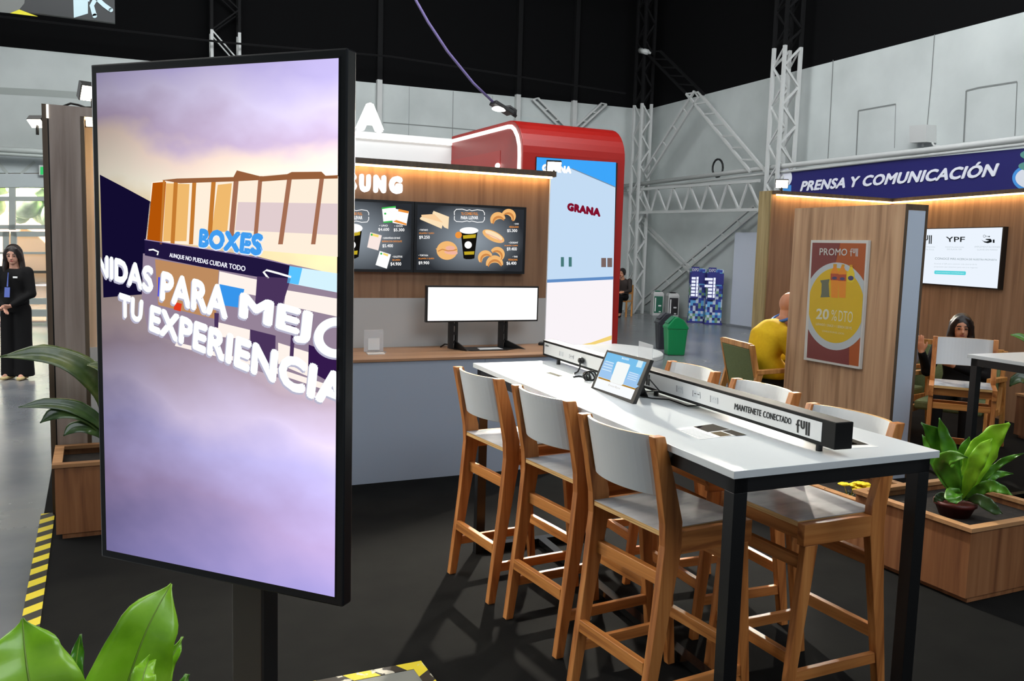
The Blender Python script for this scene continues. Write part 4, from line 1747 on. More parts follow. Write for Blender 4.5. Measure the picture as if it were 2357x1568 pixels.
# the post
b = MB()
b.box(0.372, 0.462, 0.06, 0.11, 0.014, 0.95)
b.build('post', M_steelgrey, ds, bevel=0.002)
b = MB()
b.box(0.463, 0.472, 0.058, 0.112, 0.014, 0.95)
b.build('post_edge', M_blackm, ds)
b = MB()
b.box(0.20, 0.62, 0.037, 0.06, 1.0, 1.8)
b.box(0.372, 0.472, 0.05, 0.06, 0.88, 1.2)
b.build('mount', M_blackm, ds)
b = MB()
b.box(0.12, 0.70, -0.15, 0.35, 0.0, 0.014)
b.build('foot_plate', M_steelgrey, ds, bevel=0.002)


# ================================================================ high tables
def high_table(near_left, label, group='white high tables'):
    """white top on a black steel frame; the frame is very slightly out of square"""
    NL = Vector(near_left)
    SB = Vector((0.86, -0.015, 0))
    LB = Vector((0.172, 2.37, 0))
    t = thing('high_table', label, 'table', (NL.x + 0.5, NL.y + 1.2, 0), 0, group)

    def T(a, b, z):
        return NL + SB*a + LB*b + Vector((0, 0, z))

    def bar(mb, a0, a1, b0, b1, z0, z1):
        mb.hexa([T(a0, b0, z0), T(a1, b0, z0), T(a1, b1, z0), T(a0, b1, z0)], [T(a0, b0, z1), T(a1, b0, z1), T(a1, b1, z1), T(a0, b1, z1)])
    m = W_()
    bar(m, 0, 1, 0, 1, 1.036, 1.06)
    m.build('tabletop', M_tabletop, t, bevel=0.0015)
    iw, il = 0.05/0.86, 0.05/2.37
    e, f = 0.02/0.86, 0.02/2.37
    m = W_()
    bar(m, e, e + iw, f, 1 - f, 0.985, 1.0355)
    bar(m, 1 - e - iw, 1 - e, f, 1 - f, 0.985, 1.0355)
    bar(m, e, 1 - e, f, f + il, 0.985, 1.0355)
    bar(m, e, 1 - e, 1 - f - il, 1 - f, 0.985, 1.0355)
    m.build('frame', M_black, t, bevel=0.001)
    for a0 in (e, 1 - e - iw):
        for b0 in (f, 1 - f - il):
            m = W_()
            bar(m, a0, a0 + iw, b0, b0 + il, 0.0, 0.985)
            m.build('leg', M_black, t, bevel=0.001)
    m = W_()
    bar(m, e + iw, 1 - e - iw, f, f + il, 0.012, 0.045)
    bar(m, e + iw, 1 - e - iw, 1 - f - il, 1 - f, 0.012, 0.045)
    bar(m, 0.5 - iw/2, 0.5 + iw/2, f + il, 1 - f - il, 0.012, 0.045)
    m.build('floor_bar', mat('glossy_black_bar', (20, 20, 20), 0.15), t)
    return t, T


tb1, T1 = high_table((1.690, 1.972, 0), 'long white high table with black frame carrying the power strip')
tb2, T2 = high_table((5.190, 1.60, 0), 'white high table at the right frame edge beyond the fern')
ZT = 1.0601

# ---- power box on the first table
pb = thing('power_box', 'long black power box with white fascia and sockets on the table', 'power box', (2.22, 3.2, ZT))
F0, F1 = Vector((2.122, 2.008, 0)), Vector((2.322, 4.402, 0))      # front face line, near and far end
DL = (F1 - F0)
DX = Vector((0.0705, -0.006, 0))


def pbp(s, d, z):
    return F0 + DL*s + DX*d + Vector((0, 0, z))


b = W_()
b.hexa([pbp(0, 0, 1.083), pbp(0, 1, 1.083), pbp(1, 1, 1.083), pbp(1, 0, 1.083)], [pbp(0, 0, 1.172), pbp(0, 1, 1.172), pbp(1, 1, 1.172), pbp(1, 0, 1.172)])
b.build('case', mat('black_anodised', (9, 9, 9), 0.6, spec=0.25), pb, bevel=0.003)
PF = Plane(F0, (-DL.y, DL.x, 0))


def pfs(s, z, off):
    return F0 + DL*s + Vector((0, 0, z)) + PF.n*off


b = W_()
b.prism([pfs(0.026, 1.096, 0.0003), pfs(0.990, 1.096, 0.0003), pfs(0.990, 1.160, 0.0003), pfs(0.026, 1.160, 0.0003)], PF.n*0.001)
b.build('front_fascia', mat('fascia_white_gloss', (224, 226, 226), 0.35), pb)
for px_ in ((1884, 1040), (1508, 912), (1283, 840)):
    q = ZP(1.06).px(*px_)
    b = W_()
    b.lathe([(0.011, ZT), (0.011, 1.084)], (q.x + 0.012, q.y + 0.01, 0), 12)
    b.build('foot', M_black, pb, smooth=False)
a = Art(zfn(PF, 1640, 900, 5.8925, 0.0022))
a.text('MANTENETE', [(300, 165), (664, 262), (660, 345), (294, 250)], 0.012, 0.08)
a.build('lettering', M_blackm, pb)
a = Art(zfn(PF, 1640, 900, 5.8925, 0.0022))
a.text('CONECTADO', [(688, 268), (1068, 372), (1066, 458), (684, 356)], 0.012, 0.05)
a.build('lettering', M_blackm, pb)
a = Art(zfn(PF, 1640, 900, 5.8925, 0.0022))
a.full_logo([(1128, 378), (1322, 430), (1312, 614), (1130, 560)], 0.13)
a.build('logo', M_blackm, pb)
a = Art(zfn(PF, 1340, 780, 5.8925, 0.0022))
a.full_logo([(752, 440), (918, 490), (912, 636), (748, 590)], 0.13)
a.build('logo', M_blackm, pb)
a = Art(zfn(PF, 1040, 780, 7.84, 0.0022))
a.text('full box', [(1690, 100), (1750, 112), (1748, 145), (1688, 132)], 0.01)
a.build('lettering', mat('grey_print', (120, 122, 122), 0.6), pb)
M_sock = mat('socket_plate', (208, 212, 214), 0.35)
M_sockedge = mat('socket_edge', (60, 62, 64), 0.5)
pz = zfn(PF, 1340, 780, 5.8925, 0.0)
for k, (q, typ) in enumerate((([(1282, 632), (1362, 652), (1368, 745), (1282, 718)], 'p'), ([(1502, 698), (1598, 724), (1604, 812), (1500, 782)], 'u'), ([(1740, 768), (1838, 800), (1840, 886), (1738, 858)], 'p'))):
    fn = zfn(PF, 1340, 780, 5.8925, 0.002)
    b = W_()
    b.prism([fn(*c) for c in q], PF.n*0.0015)
    o = b.build('socket', M_sock, pb)
    a = Art(zfn(PF, 1340, 780, 5.8925, 0.0037))
    a.stroke([(q[0][0], q[0][1]), (q[3][0], q[3][1])], 6)
    if typ == 'u':
        a.poly([(1520, 735), (1548, 742), (1548, 752), (1520, 746)]).poly([(1562, 746), (1590, 754), (1590, 766), (1562, 758)])
    a.build('socket_slots', M_sockedge, o)
    if typ == 'p':
        a = Art(zfn(PF, 1340, 780, 5.8925, 0.0037))
        cx, cy = (q[0][0] + q[2][0])/2, (q[0][1] + q[2][1])/2
        a.stroke([(cx - 18, cy - 4), (cx - 8, cy - 26)], 5).stroke([(cx + 22, cy + 4), (cx + 12, cy - 20)], 5)
        a.build('socket_slots', mat('socket_slot_grey', (150, 154, 158), 0.5), o)
for q in ([(1945, 222), (2008, 240), (2004, 318), (1942, 302)], [(2125, 275), (2200, 295), (2196, 370), (2122, 352)]):
    fn = zfn(PF, 1040, 780, 7.84, 0.002)
    b = W_()
    b.prism([fn(*c) for c in q], PF.n*0.0015)
    o = b.build('socket', M_sock, pb)
    a = Art(zfn(PF, 1040, 780, 7.84, 0.0037))
    a.stroke([(q[0][0], q[0][1]), (q[3][0], q[3][1])], 4)
    if q[0][0] > 2100:
        a.poly([(2140, 310), (2158, 314), (2158, 326), (2140, 322)]).poly([(2172, 318), (2192, 322), (2192, 336), (2172, 330)])
    a.build('socket_slots', M_sockedge, o)

# plug with its loose lead
pl = thing('power_plug', 'black plug in the power box with its bundled lead on the table', 'plug', PF.px(1338, 830, 0.03))
b = W_()
b.tube([PF.px(1339, 830, 0.003), PF.px(1337, 830, 0.022), PF.px(1335, 832, 0.032)], [0.017, 0.017, 0.010], 12)
b.build('plug_body', M_blackp, pl, smooth=True)
b = W_()
tp_ = ZP(ZT + 0.004)
pts = [PF.px(1335, 834, 0.03), PF.px(1335, 845, 0.03), PF.px(1330, 856, 0.03), tp_.px(1320, 861), tp_.px(1321, 868), tp_.px(1332, 866), tp_.px(1344, 868), tp_.px(1353, 872)]
b.tube(pts, 0.0045, 8)
for k in range(5):
    c = tp_.px(1354, 874)
    c = Vector((c.x, c.y, ZT + 0.018))
    r0 = 0.020 + 0.003*k
    ax = Vector((math.cos(k*0.7), math.sin(k*0.7), 0))
    up = Vector((0.2*math.sin(k*2.0), 0.2*math.cos(k*2.0), 1)).normalized()
    b.tube([c + ax*(r0*math.cos(t)) + up*(0.75*r0*math.sin(t)) + Vector((0.004*k - 0.008, 0.006*math.sin(3*t), 0.001*k)) for t in [i*2*math.pi/14 for i in range(15)]], 0.0045, 6)
b.build('lead', M_blackp, pl, smooth=True)

# ---- tablet on the table
TL_, TR_, BR_, BL_ = (1397, 805), (1497.5, 828), (1456, 930.5), (1359.5, 893)
bl, brr = ZP(ZT).px(*BL_), ZP(ZT).px(*BR_)
ud = (brr - bl).normalized()
up = Vector((0.30, 0.02, 1.0))
nt_ = ud.cross(up).normalized()
PTAB = Plane(bl, nt_)
tbm = thing('tablet_display', 'black framed tablet display leaning back on the white table', 'tablet', (bl + brr)/2)
b = W_()
b.prism([PTAB.px(*TL_), PTAB.px(*TR_), PTAB.px(*BR_), PTAB.px(*BL_)], -PTAB.n*0.018)
b.build('casing', mat('tablet_casing', (30, 29, 27), 0.4), tbm, bevel=0.002)
tf = lambda off: zfn(PTAB, 1340, 780, 5.8925, off)
Art(tf(0.0004)).poly([(345, 180), (872, 318), (660, 826), (155, 655)]).build('lower_screen', emi('tablet_white', (250, 253, 255), 1.0), tbm)
Art(tf(0.0007)).poly([(345, 180), (872, 318), (724, 672), (218, 508)]).build('upper_screen', emi('tablet_blue', (122, 192, 236), 1.0), tbm)
Art(tf(0.0010)).poly([(296, 300), (424, 335), (398, 480), (770, 640), (724, 672), (218, 508)]).poly([(640, 440), (790, 490), (724, 672), (560, 610)]).build('pale_cloud', emi('tablet_pale_blue', (160, 200, 240), 1.0), tbm)
Art(tf(0.0013)).poly([(224, 514), (724, 674), (718, 694), (216, 534)]).build('gold_line', emi('tablet_gold', (176, 132, 50), 1.0), tbm)
Art(tf(0.0016)).poly([(486, 308), (640, 346), (650, 362), (552, 620), (530, 632), (388, 588), (378, 572), (470, 318)]).build('white_card', emi('tablet_card', (246, 250, 248), 1.0), tbm)
a = Art(tf(0.0016))
a.text('BOXES', [(545, 248), (640, 272), (632, 298), (538, 276)], 0.03)
for i in range(4):
    a.stroke([(318 - 16*i, 300 + 36*i), (432 - 14*i, 334 + 36*i)], 12)
    a.stroke([(640 - 10*i, 452 + 28*i), (762 - 10*i, 488 + 28*i)], 9)
a.build('lettering', emi('tablet_text', (214, 238, 252), 1.0), tbm)
a = Art(tf(0.0016))
a.poly([(762, 292), (832, 306), (800, 396), (728, 380)])
a.build('badge', emi('tablet_badge', (214, 238, 248), 1.0), tbm)
a = Art(tf(0.0016))
a.text('EnterByte', [(362, 612), (520, 664), (508, 694), (350, 644)], 0.0)
a.build('pale_lettering', emi('tablet_grey_text', (206, 200, 190), 1.0), tbm)
b = W_()
c0_ = (PTAB.px(1428, 860) - PTAB.n*0.02)
b.prism([PTAB.px(1440, 845) - PTAB.n*0.018, PTAB.px(1455, 850) - PTAB.n*0.018, Vector((brr.x + 0.16, brr.y + 0.12, ZT)), Vector((brr.x + 0.14, brr.y + 0.17, ZT))], (0, 0, 0.006))
b.build('rear_stand', M_blackp, tbm)
b = W_()
q1 = PTAB.px(1484, 868) - PTAB.n*0.02
b.tube([q1, q1 + Vector((0.04, -0.02, -0.05)), tp_.px(1487, 902), tp_.px(1478, 913), tp_.px(1500, 917), tp_.px(1540, 920), tp_.px(1582, 935), tp_.px(1610, 934)], 0.003, 6)
b.build('charging_cable', M_blackp, tbm, smooth=True)

# ---- clear holder behind the tablet and loose leaflets
q = ZP(ZT).px(1489, 893)
ah = thing('acrylic_holder', 'clear acrylic leaflet holder standing behind the tablet on the table', 'card holder', (2.40, 3.42, ZT))
b = MB()
pa = PF.p + DX*2.2
PA = Plane(Vector((2.46, 3.45, 0)), PF.n)
q0_, q1_ = PA.px(1472, 785), PA.px(1504, 795)
b.world = True
b.prism([Vector((q0_.x, q0_.y, ZT)), Vector((q1_.x, q1_.y, ZT)), q1_, q0_], PA.n*0.004)
b.prism([Vector((q0_.x, q0_.y, ZT)), Vector((q1_.x, q1_.y, ZT)), Vector((q1_.x, q1_.y, ZT)) - PA.n*0.08, Vector((q0_.x, q0_.y, ZT)) - PA.n*0.08], (0, 0, 0.004))
b.build('clear_stand', M_acrylic, ah)


def leaflet(c4, label, dark, group='leaflets on the white table'):
    t = thing('leaflet', label, 'leaflet', sum((ZP(ZT).px(*c) for c in c4), Vector())/4, 0, group)
    P4 = [ZP(ZT).px(*c) for c in c4]
    b = W_()
    b.prism(P4, (0, 0, 0.0012))
    b.build('sheet', M_paper, t)
    h = homog(c4)
    zf = lambda u, v: ZP(ZT + 0.0016).px(*h(u, v))
    for nm, col, rs in dark:
        a = Art(zf)
        for r4 in rs:
            a.rect(*r4)
        a.build(nm, mat('print_' + nm, col, 0.85, spec=0.1), t)
    return t


leaflet([(1170, 863), (1257, 853), (1297, 866), (1216, 874)], 'pale leaflet on the table nearest the oak counter', [('dark_edge', (70, 70, 60), [(0.86, 0.0, 1.0, 0.75)])])
tx = [(0.04, 0.08 + 0.1*i, 0.40, 0.13 + 0.1*i) for i in range(8)]
leaflet([(1555, 988), (1641, 976), (1718, 1001), (1610, 1012)], 'dark printed leaflet on the table in front of the power box', [('dark_photo', (36, 31, 24), [(0.50, 0.45, 1.0, 1.0), (0.80, 0.0, 1.0, 0.42)]), ('brown_photo', (84, 70, 44), [(0.52, 0.06, 0.76, 0.40)]), ('grey_text', (190, 194, 196), tx), ('blue_patch', (50, 70, 130), [(0.55, 0.86, 0.66, 0.96)])])
leaflet([(1848, 1013.7), (1963.2, 1009.4), (2021.9, 1029.7), (1903.1, 1034.7)], 'dark printed leaflet on the table behind the power box end', [('dark_photo', (36, 31, 24), [(0.03, 0.3, 0.97, 0.97)]), ('blue_patch', (50, 60, 120), [(0.1, 0.5, 0.35, 0.9)]), ('brown_photo', (84, 70, 44), [(0.5, 0.4, 0.8, 0.8)])])


# ================================================================ bar stools
def make_stool(label, group):
    """faces +x; seat centre over the origin"""
    t = thing('bar_stool', label, 'stool', (0, 0, 0), 0, group)
    b = MB()
    b.box(-0.198, 0.20, -0.1945, 0.1945, 0.730, 0.748)
    b.build('seat', M_ply, t)
    b = MB()
    b.box(-0.198, 0.20, -0.1945, 0.1945, 0.748, 0.7505)
    b.build('seat_laminate', M_seat, t)
    prof = [(-0.275, 0.0), (-0.238, 0.0), (-0.165, 0.45), (-0.126, 0.68), (-0.128, 0.78), (-0.175, 0.94), (-0.222, 1.085), (-0.268, 1.085), (-0.232, 0.92), (-0.205, 0.78), (-0.200, 0.70), (-0.222, 0.45)]
    for s in (-1, 1):
        y0 = 0.195 if s > 0 else -0.230
        b = MB()
        b.prism([(x, y0, z) for x, z in prof], (0, 0.035, 0))
        b.build('rear_leg', M_st_z, t, bevel=0.003)
        b = MB()
        b.prism([(x, y0 + 0.002, z) for x, z in [(0.212, 0.0), (0.246, 0.0), (0.188, 0.665), (0.128, 0.665)]], (0, 0.031, 0))
        b.build('front_leg', M_st_z, t, bevel=0.003)
        b = MB()
        b.prism([(x, y0, z) for x, z in [(-0.128, 0.665), (0.20, 0.665), (0.20, 0.745), (-0.128, 0.745)]], (0, 0.035, 0))
        b.build('seat_rail', M_st_x, t, bevel=0.002)
        b = MB()
        b.beam((-0.225, s*0.2125, 0.172), (0.20, s*0.2125, 0.172), 0.022, 0.042)
        b.build('side_stretcher', M_st_x, t, bevel=0.002)
    for nm, x, z0, z1 in (('rear_stretcher', -0.165, 0.541, 0.589), ('rear_stretcher', -0.232, 0.236, 0.284), ('front_stretcher', 0.172, 0.570, 0.615), ('front_stretcher', 0.205, 0.217, 0.262)):
        b = MB()
        b.box(x - 0.013, x + 0.013, -0.1955, 0.1955, z0, z1)
        b.build(nm, M_st_y, t, bevel=0.002)
    b = MB()
    b.box(0.15, 0.172, -0.1945, 0.1945, 0.672, 0.729)
    b.build('front_rail', M_st_y, t)

    def arc(y, z, off):
        k = 1 - (y/0.1945)**2
        lean = -0.190 - 0.048*(z - 0.87)/0.215
        return Vector((lean - 0.052*k**0.8 + off, y, z))
    ys = [-0.1945 + 0.389*i/16 for i in range(17)]

    def sheet(o0, o1, z0, z1):
        mb = MB()
        for o in (o0, o1):
            mb.grid([[arc(y, z, o) for y in ys] for z in (z0, (z0 + z1)/2, z1)])
        n = 17*3
        for i in range(16):
            mb.f.append((i, i + 1, n + i + 1, n + i))
            mb.f.append((34 + i, 35 + i, n + 35 + i, n + 34 + i))
        for r_ in (0, 1):
            for c_ in (0, 16):
                p_ = r_*17 + c_
                mb.f.append((p_, p_ + 17, n + p_ + 17, n + p_))
        return mb
    sheet(-0.006, 0.006, 0.868, 1.083).build('backrest', M_ply, t)
    sheet(-0.0072, -0.0061, 0.869, 1.082).build('back_laminate', M_lam, t)
    sheet(0.0061, 0.0072, 0.869, 1.082).build('back_laminate', M_lam, t)
    return t


st0 = make_stool('x', 'wooden bar stools with white curved backs')
spots = [(1.912, 2.585, 4, 'wooden bar stool with white back nearest the camera, left side of the table'),
         (1.958, 3.262, 4, 'wooden bar stool with white back in the middle of the table left side'),
         (1.922, 3.872, 4, 'wooden bar stool with white back at the counter end, left side'),
         (2.462, 2.480, 180, 'wooden bar stool tucked under the near end of the table, right side'),
         (2.600, 3.155, 176.5, 'wooden bar stool with white back at the middle of the right table side'),
         (2.672, 3.800, 175.5, 'wooden bar stool with white back farthest along the right table side'),
         (6.00, 4.46, 218, 'wooden bar stool in front of the seated woman by the other table')]
for i, (x, y, a_, lab) in enumerate(spots):
    o = st0 if i == 0 else copy_tree(st0)
    o.location = (x, y, 0)
    o.rotation_euler = (0, 0, math.radians(a_))
    o['label'] = lab

# ================================================================ poster pillar
PA_, PB_, PC_ = Vector((5.523, 5.858, 0)), Vector((5.462, 4.649, 0)), Vector((5.679, 4.633, 0))
PDD = PA_ + (PC_ - PB_)
pp = thing('pillar', 'light oak pillar board with pale end panel, carrying the promotion poster', 'pillar', (5.57, 5.25, 0))
b = W_()
q = [PA_, PB_, PC_, PDD]
b.hexa([(p.x, p.y, 0.0) for p in q], [(p.x, p.y, 2.10) for p in q])
b.build('oak_body', M_pillar, pp)
PE_ = Plane(PB_, ((PC_ - PB_).y, -(PC_ - PB_).x, 0))


def pe(s, z, off):
    return PB_ + (PC_ - PB_)*s + Vector((0, 0, z)) + PE_.n*off


b = W_()
for s0, s1, z0, z1 in ((0.0, 0.11, 0, 2.10), (0.90, 1.0, 0, 2.10), (0.11, 0.90, 2.06, 2.10)):
    b.prism([pe(s0, z0, 0.0005), pe(s1, z0, 0.0005), pe(s1, z1, 0.0005), pe(s0, z1, 0.0005)], PE_.n*0.006)
b.build('edge_strip', M_edge, pp)
b = W_()
b.prism([pe(0.115, 0, 0.0005), pe(0.895, 0, 0.0005), pe(0.895, 2.055, 0.0005), pe(0.115, 2.055, 0.0005)], PE_.n*0.003)
b.build('end_panel', mat('pale_end_panel', (188, 200, 216), 0.5), pp)

PPO = Plane(PA_, ((PB_ - PA_).y, -(PB_ - PA_).x, 0))
po = thing('poster', 'framed promotion poster with bottles in a yellow circle on the oak pillar', 'poster', PPO.px(1925, 690, 0.02))
q = [PPO.px(1866.6, 552.9, 0.03), PPO.px(1998.5, 553.2, 0.03), PPO.px(1978, 850.4, 0.03), PPO.px(1849.6, 828, 0.03)]
b = W_()
b.prism(q, -PPO.n*0.0295)
b.build('frame', mat('poster_frame', (206, 206, 202), 0.45), po, bevel=0.002)
pf_ = lambda off: zfn(PPO, 1680, 400, 2.613, 0.03 + off)
IN = [(497, 415), (820, 419), (773, 1160), (462, 1106)]


def pclip(a):
    (x0, y0), (x1, y1), (x2, y2), (x3, y3) = IN
    a.clip(x0, y0, y0 - y3, x3 - x0)
    a.clip(x1, y1, y2 - y1, x1 - x2)
    return a


def pmat(n, c):
    return mat('poster_' + n, c, 0.4)


psheet = Art(pf_(0.0006)).poly(IN).build('printed_sheet', pmat('orange', (168, 80, 22)), po)
Art(pf_(0.0012)).poly([(497, 415), (664, 417), (634, 540), (600, 800), (718, 1045), (716, 1152), (462, 1106)]).build('print_maroon', pmat('maroon', (116, 40, 42)), psheet)
pclip(Art(pf_(0.0018)).ell(642, 798, 200, 264, 60)).build('print_ring', pmat('ring', (184, 194, 200)), psheet)
pclip(Art(pf_(0.0024)).ell(639, 793, 168, 226, 60)).build('print_circle', pmat('yellow', (212, 178, 8)), psheet)
a = Art(pf_(0.0030))
for x in (607, 653):
    a.poly([(x + 2, 745), (x, 640), (x + 1, 590), (x + 14, 565), (x + 16, 556), (x + 34, 556), (x + 36, 567), (x + 48, 592), (x + 47, 640), (x + 42, 748)])
a.build('orange_bottles', pmat('drink_orange', (226, 140, 20)), psheet)
a = Art(pf_(0.0030))
a.poly([(706, 650), (704, 600), (718, 575), (722, 560), (738, 560), (742, 578), (750, 600), (748, 640), (735, 655)])
a.build('yellow_bottle', pmat('drink_yellow', (222, 200, 40)), psheet)
a = Art(pf_(0.0036))
a.poly([(606, 600), (654, 602), (653, 642), (605, 640)]).poly([(653, 606), (700, 606), (698, 646), (652, 644)])
a.build('bottle_labels', pmat('bottle_label', (176, 70, 30)), psheet)
a = Art(pf_(0.0042))
a.ell(629, 628, 15, 9).ell(676, 632, 15, 9).ell(727, 628, 17, 14)
a.build('label_marks', pmat('label_mark', (60, 60, 110)), psheet)
a = Art(pf_(0.0036))
a.rect(622, 543, 643, 558).poly([(672, 545), (690, 545), (690, 558), (672, 558)]).poly([(720, 548), (738, 548), (738, 562), (720, 562)])
a.build('bottle_caps', pmat('cap', (206, 150, 20)), psheet)
a = Art(pf_(0.0036))
a.poly([(543, 642), (600, 634), (594, 660), (598, 735), (602, 742), (545, 744), (550, 720), (552, 662)])
a.build('snack_bag', pmat('bag', (96, 104, 84)), psheet)
a = Art(pf_(0.0030))
a.text('PROMO', [(541, 447), (708, 451), (704, 493), (539, 490)], 0.012)
a.build('lettering', pmat('text', (206, 206, 202)), psheet)
Art(pf_(0.0030)).full_logo([(722, 449), (772, 450), (770, 498), (722, 496)], 0.10).build('logo', pmat('text', (206, 206, 202)), psheet)
a = Art(pf_(0.0030))
a.text('20', [(522, 810), (600, 815), (594, 880), (517, 874)], 0.03)
a.text('%', [(612, 818), (646, 822), (641, 887), (608, 882)], 0.0)
a.text('DTO', [(656, 822), (742, 830), (736, 897), (652, 888)], 0.0)
a.text('LLEVANDO 1 SNACK + 1 BEBIDA 500 ML', [(518, 896), (736, 922), (734, 938), (516, 910)], 0.0)
a.text('CONSULTÁ EN EL LOCAL', [(556, 938), (690, 955), (688, 968), (554, 950)], 0.0)
a.build('lettering', pmat('text2', (216, 214, 190)), psheet)

# ================================================================ oak corner walls of the stand on the right
YX = 8.16
wx = thing('corner_wall', 'oak stand wall with light strip behind the man in yellow', 'wall panel', (8.2, 8.2, 0))
b = W_()
b.box(7.32, 9.36, YX, YX + 0.19, 0, 2.42)
b.build('oak_board', M_panel, wx)
b = W_()
b.box(7.302, 7.3195, YX - 0.006, YX + 0.20, 0, 2.45)
b.build('end_edge', wood('olive_oak_edge', (122, 104, 66), (148, 128, 84), (168, 148, 104), 'z', 0.5), wx)
b = W_()
b.box(7.3196, 9.28, YX - 0.09, YX + 0.19, 2.408, 2.45)
b.build('top_fascia', M_edge, wx)
b = W_()
b.box(7.36, 9.28, YX - 0.06, YX - 0.03, 2.394, 2.407)
b.build('light_strip', M_led_warm, wx)
CY = Vector((9.367, 8.234, 0))
TY = Vector((-0.257, -0.966, 0)).normalized()
PY = Plane(CY, (0.966, -0.257, 0))
wy = thing('corner_wall', 'oak stand wall with light strip carrying the television', 'wall panel', (8.9, 6.2, 0))


def yb(mb, t0, t1, o0, o1, z0, z1):
    A = [CY + TY*t + PY.n*o for t, o in ((t0, o0), (t1, o0), (t1, o1), (t0, o1))]
    return mb.hexa([(p.x, p.y, z0) for p in A], [(p.x, p.y, z1) for p in A])


yb(W_(), 0.0, 4.8, -0.18, 0.0, 0, 2.42).build('oak_board', M_panel, wy)
yb(W_(), 0.10, 4.8, -0.18, 0.09, 2.408, 2.45).build('top_fascia', M_edge, wy)
yb(W_(), 0.10, 4.8, 0.03, 0.06, 2.394, 2.407).build('light_strip', M_led_warm, wy)
flood((7.39, 8.08, 2.53), (3.0, 2.6, 0.8), 'bright floodlight on the top left corner of the right oak wall', 1.2, 600, 70)

tv = thing('television', 'wall television with white screen on the right oak wall', 'television', CY + TY*1.45 + Vector((0, 0, 1.4)))
yb(W_(), 0.76, 2.14, 0.004, 0.06, 1.388, 2.062).build('casing', M_black, tv)
tvs = yb(W_(), 0.77, 2.122, 0.0601, 0.062, 1.402, 2.053).build('lit_screen', emi('tv_white', (236, 244, 254), 1.0), tv)
vf = lambda off: zfn(PY, 2100, 510, 9.225, 0.062 + off)
a = Art(vf(0.001))
a.text('YPF', [(712, 325), (1120, 325), (1108, 436), (728, 432)], 0.012)
a.build('lettering', emi('tv_black', (20, 24, 26), 1.0), tvs)
a = Art(vf(0.001))
a.full_logo([(190, 288), (420, 292), (412, 475), (180, 472)], 0.10)
a.build('logo', emi('tv_black', (20, 24, 26), 1.0), tvs)
a = Art(vf(0.001))
a.poly([(1462, 385), (1520, 420), (1570, 425), (1630, 405), (1555, 385), (1558, 370), (1660, 368), (1688, 395), (1685, 440), (1600, 462), (1530, 445)])
a.poly([(1708, 385), (1745, 380), (1745, 455), (1708, 452)])
a.ring(1528, 312, 26, 30, 20, 24).stroke([(1552, 310), (1630, 320)], 8).ell(1632, 320, 14, 14)
a.build('hand_icon', emi('tv_black', (20, 24, 26), 1.0), tvs)
a = Art(vf(0.001))
a.text('DIGITALIZACIÓN', [(702, 522), (1096, 528), (1092, 560), (700, 556)]).text('DE PLAYA YPF', [(738, 576), (1050, 582), (1048, 612), (736, 606)])
a.text('IMPLEMENTACIONES', [(1325, 520), (1866, 524), (1862, 560), (1322, 556)]).text('LLAVE EN MANO', [(1380, 580), (1808, 586), (1804, 618), (1378, 614)])
a.text('ATENCIÓN', [(270, 520), (485, 524), (480, 558), (262, 554)]).text('EN FULL', [(270, 576), (468, 582), (464, 612), (262, 608)])
a.text('Escaneá el QR para conocer más acerca de la', [(470, 880), (1370, 898), (1366, 934), (464, 914)]).text('propuesta que tenemos para vos y tu negocio', [(466, 946), (1384, 968), (1380, 1002), (460, 980)])
a.build('small_lettering', emi('tv_grey', (190, 200, 206), 1.0), tvs)
a = Art(vf(0.001))
a.text('CONOCÉ MÁS ACERCA DE NUESTRA PROPUESTA', [(482, 752), (1796, 790), (1792, 834), (478, 808)], 0.0)
a.build('lettering', emi('tv_mid', (120, 136, 140), 1.0), tvs)
a = Art(vf(0.001))
a.poly([(485, 1040), (1120, 1058), (1138, 1072), (1134, 1128), (1112, 1140), (480, 1116), (464, 1100), (468, 1054)])
a.build('turquoise_button', emi('tv_turquoise', (92, 212, 220), 1.0), tvs)
a = Art(vf(0.002))
a.text('www.interbyte.com/fullexpo', [(500, 1066), (1096, 1084), (1092, 1116), (498, 1096)])
a.build('button_lettering', emi('tv_pale', (200, 240, 244), 1.0), tvs)


# ================================================================ planters
def planter(x0, x1, y0, y1, h, label, plinth=0.03, rim=0.012):
    t = thing('planter', label, 'planter', ((x0 + x1)/2, (y0 + y1)/2, 0), 0, 'oak planters')
    b = W_()
    w_ = 0.022
    b.box(x0, x1, y0, y0 + w_, plinth, h - 0.02).box(x0, x1, y1 - w_, y1, plinth, h - 0.02)
    b.box(x0, x0 + w_, y0 + w_, y1 - w_, plinth, h - 0.02).box(x1 - w_, x1, y0 + w_, y1 - w_, plinth, h - 0.02)
    b.build('box_body', M_plz, t)
    b = W_()
    k = 0.05
    X0, X1, Y0, Y1 = x0 - rim, x1 + rim, y0 - rim, y1 + rim
    for q in ([(X0, Y0), (X1, Y0), (X1 - k, Y0 + k), (X0 + k, Y0 + k)], [(X1, Y0), (X1, Y1), (X1 - k, Y1 - k), (X1 - k, Y0 + k)], [(X1, Y1), (X0, Y1), (X0 + k, Y1 - k), (X1 - k, Y1 - k)], [(X0, Y1), (X0, Y0), (X0 + k, Y0 + k), (X0 + k, Y1 - k)]):
        b.prism([(x, y, h - 0.02) for x, y in q], (0, 0, 0.02))
    b.build('rim', M_plr, t)
    b = W_()
    b.box(x0 + w_, x1 - w_, y0 + w_, y1 - w_, h - 0.12, h - 0.055)
    b.build('soil', M_soil, t)
    b = W_()
    b.box(x0 + 0.03, x1 - 0.03, y0 + 0.012, y1 - 0.03, 0.0, plinth)
    b.build('plinth', M_plz, t)
    return t


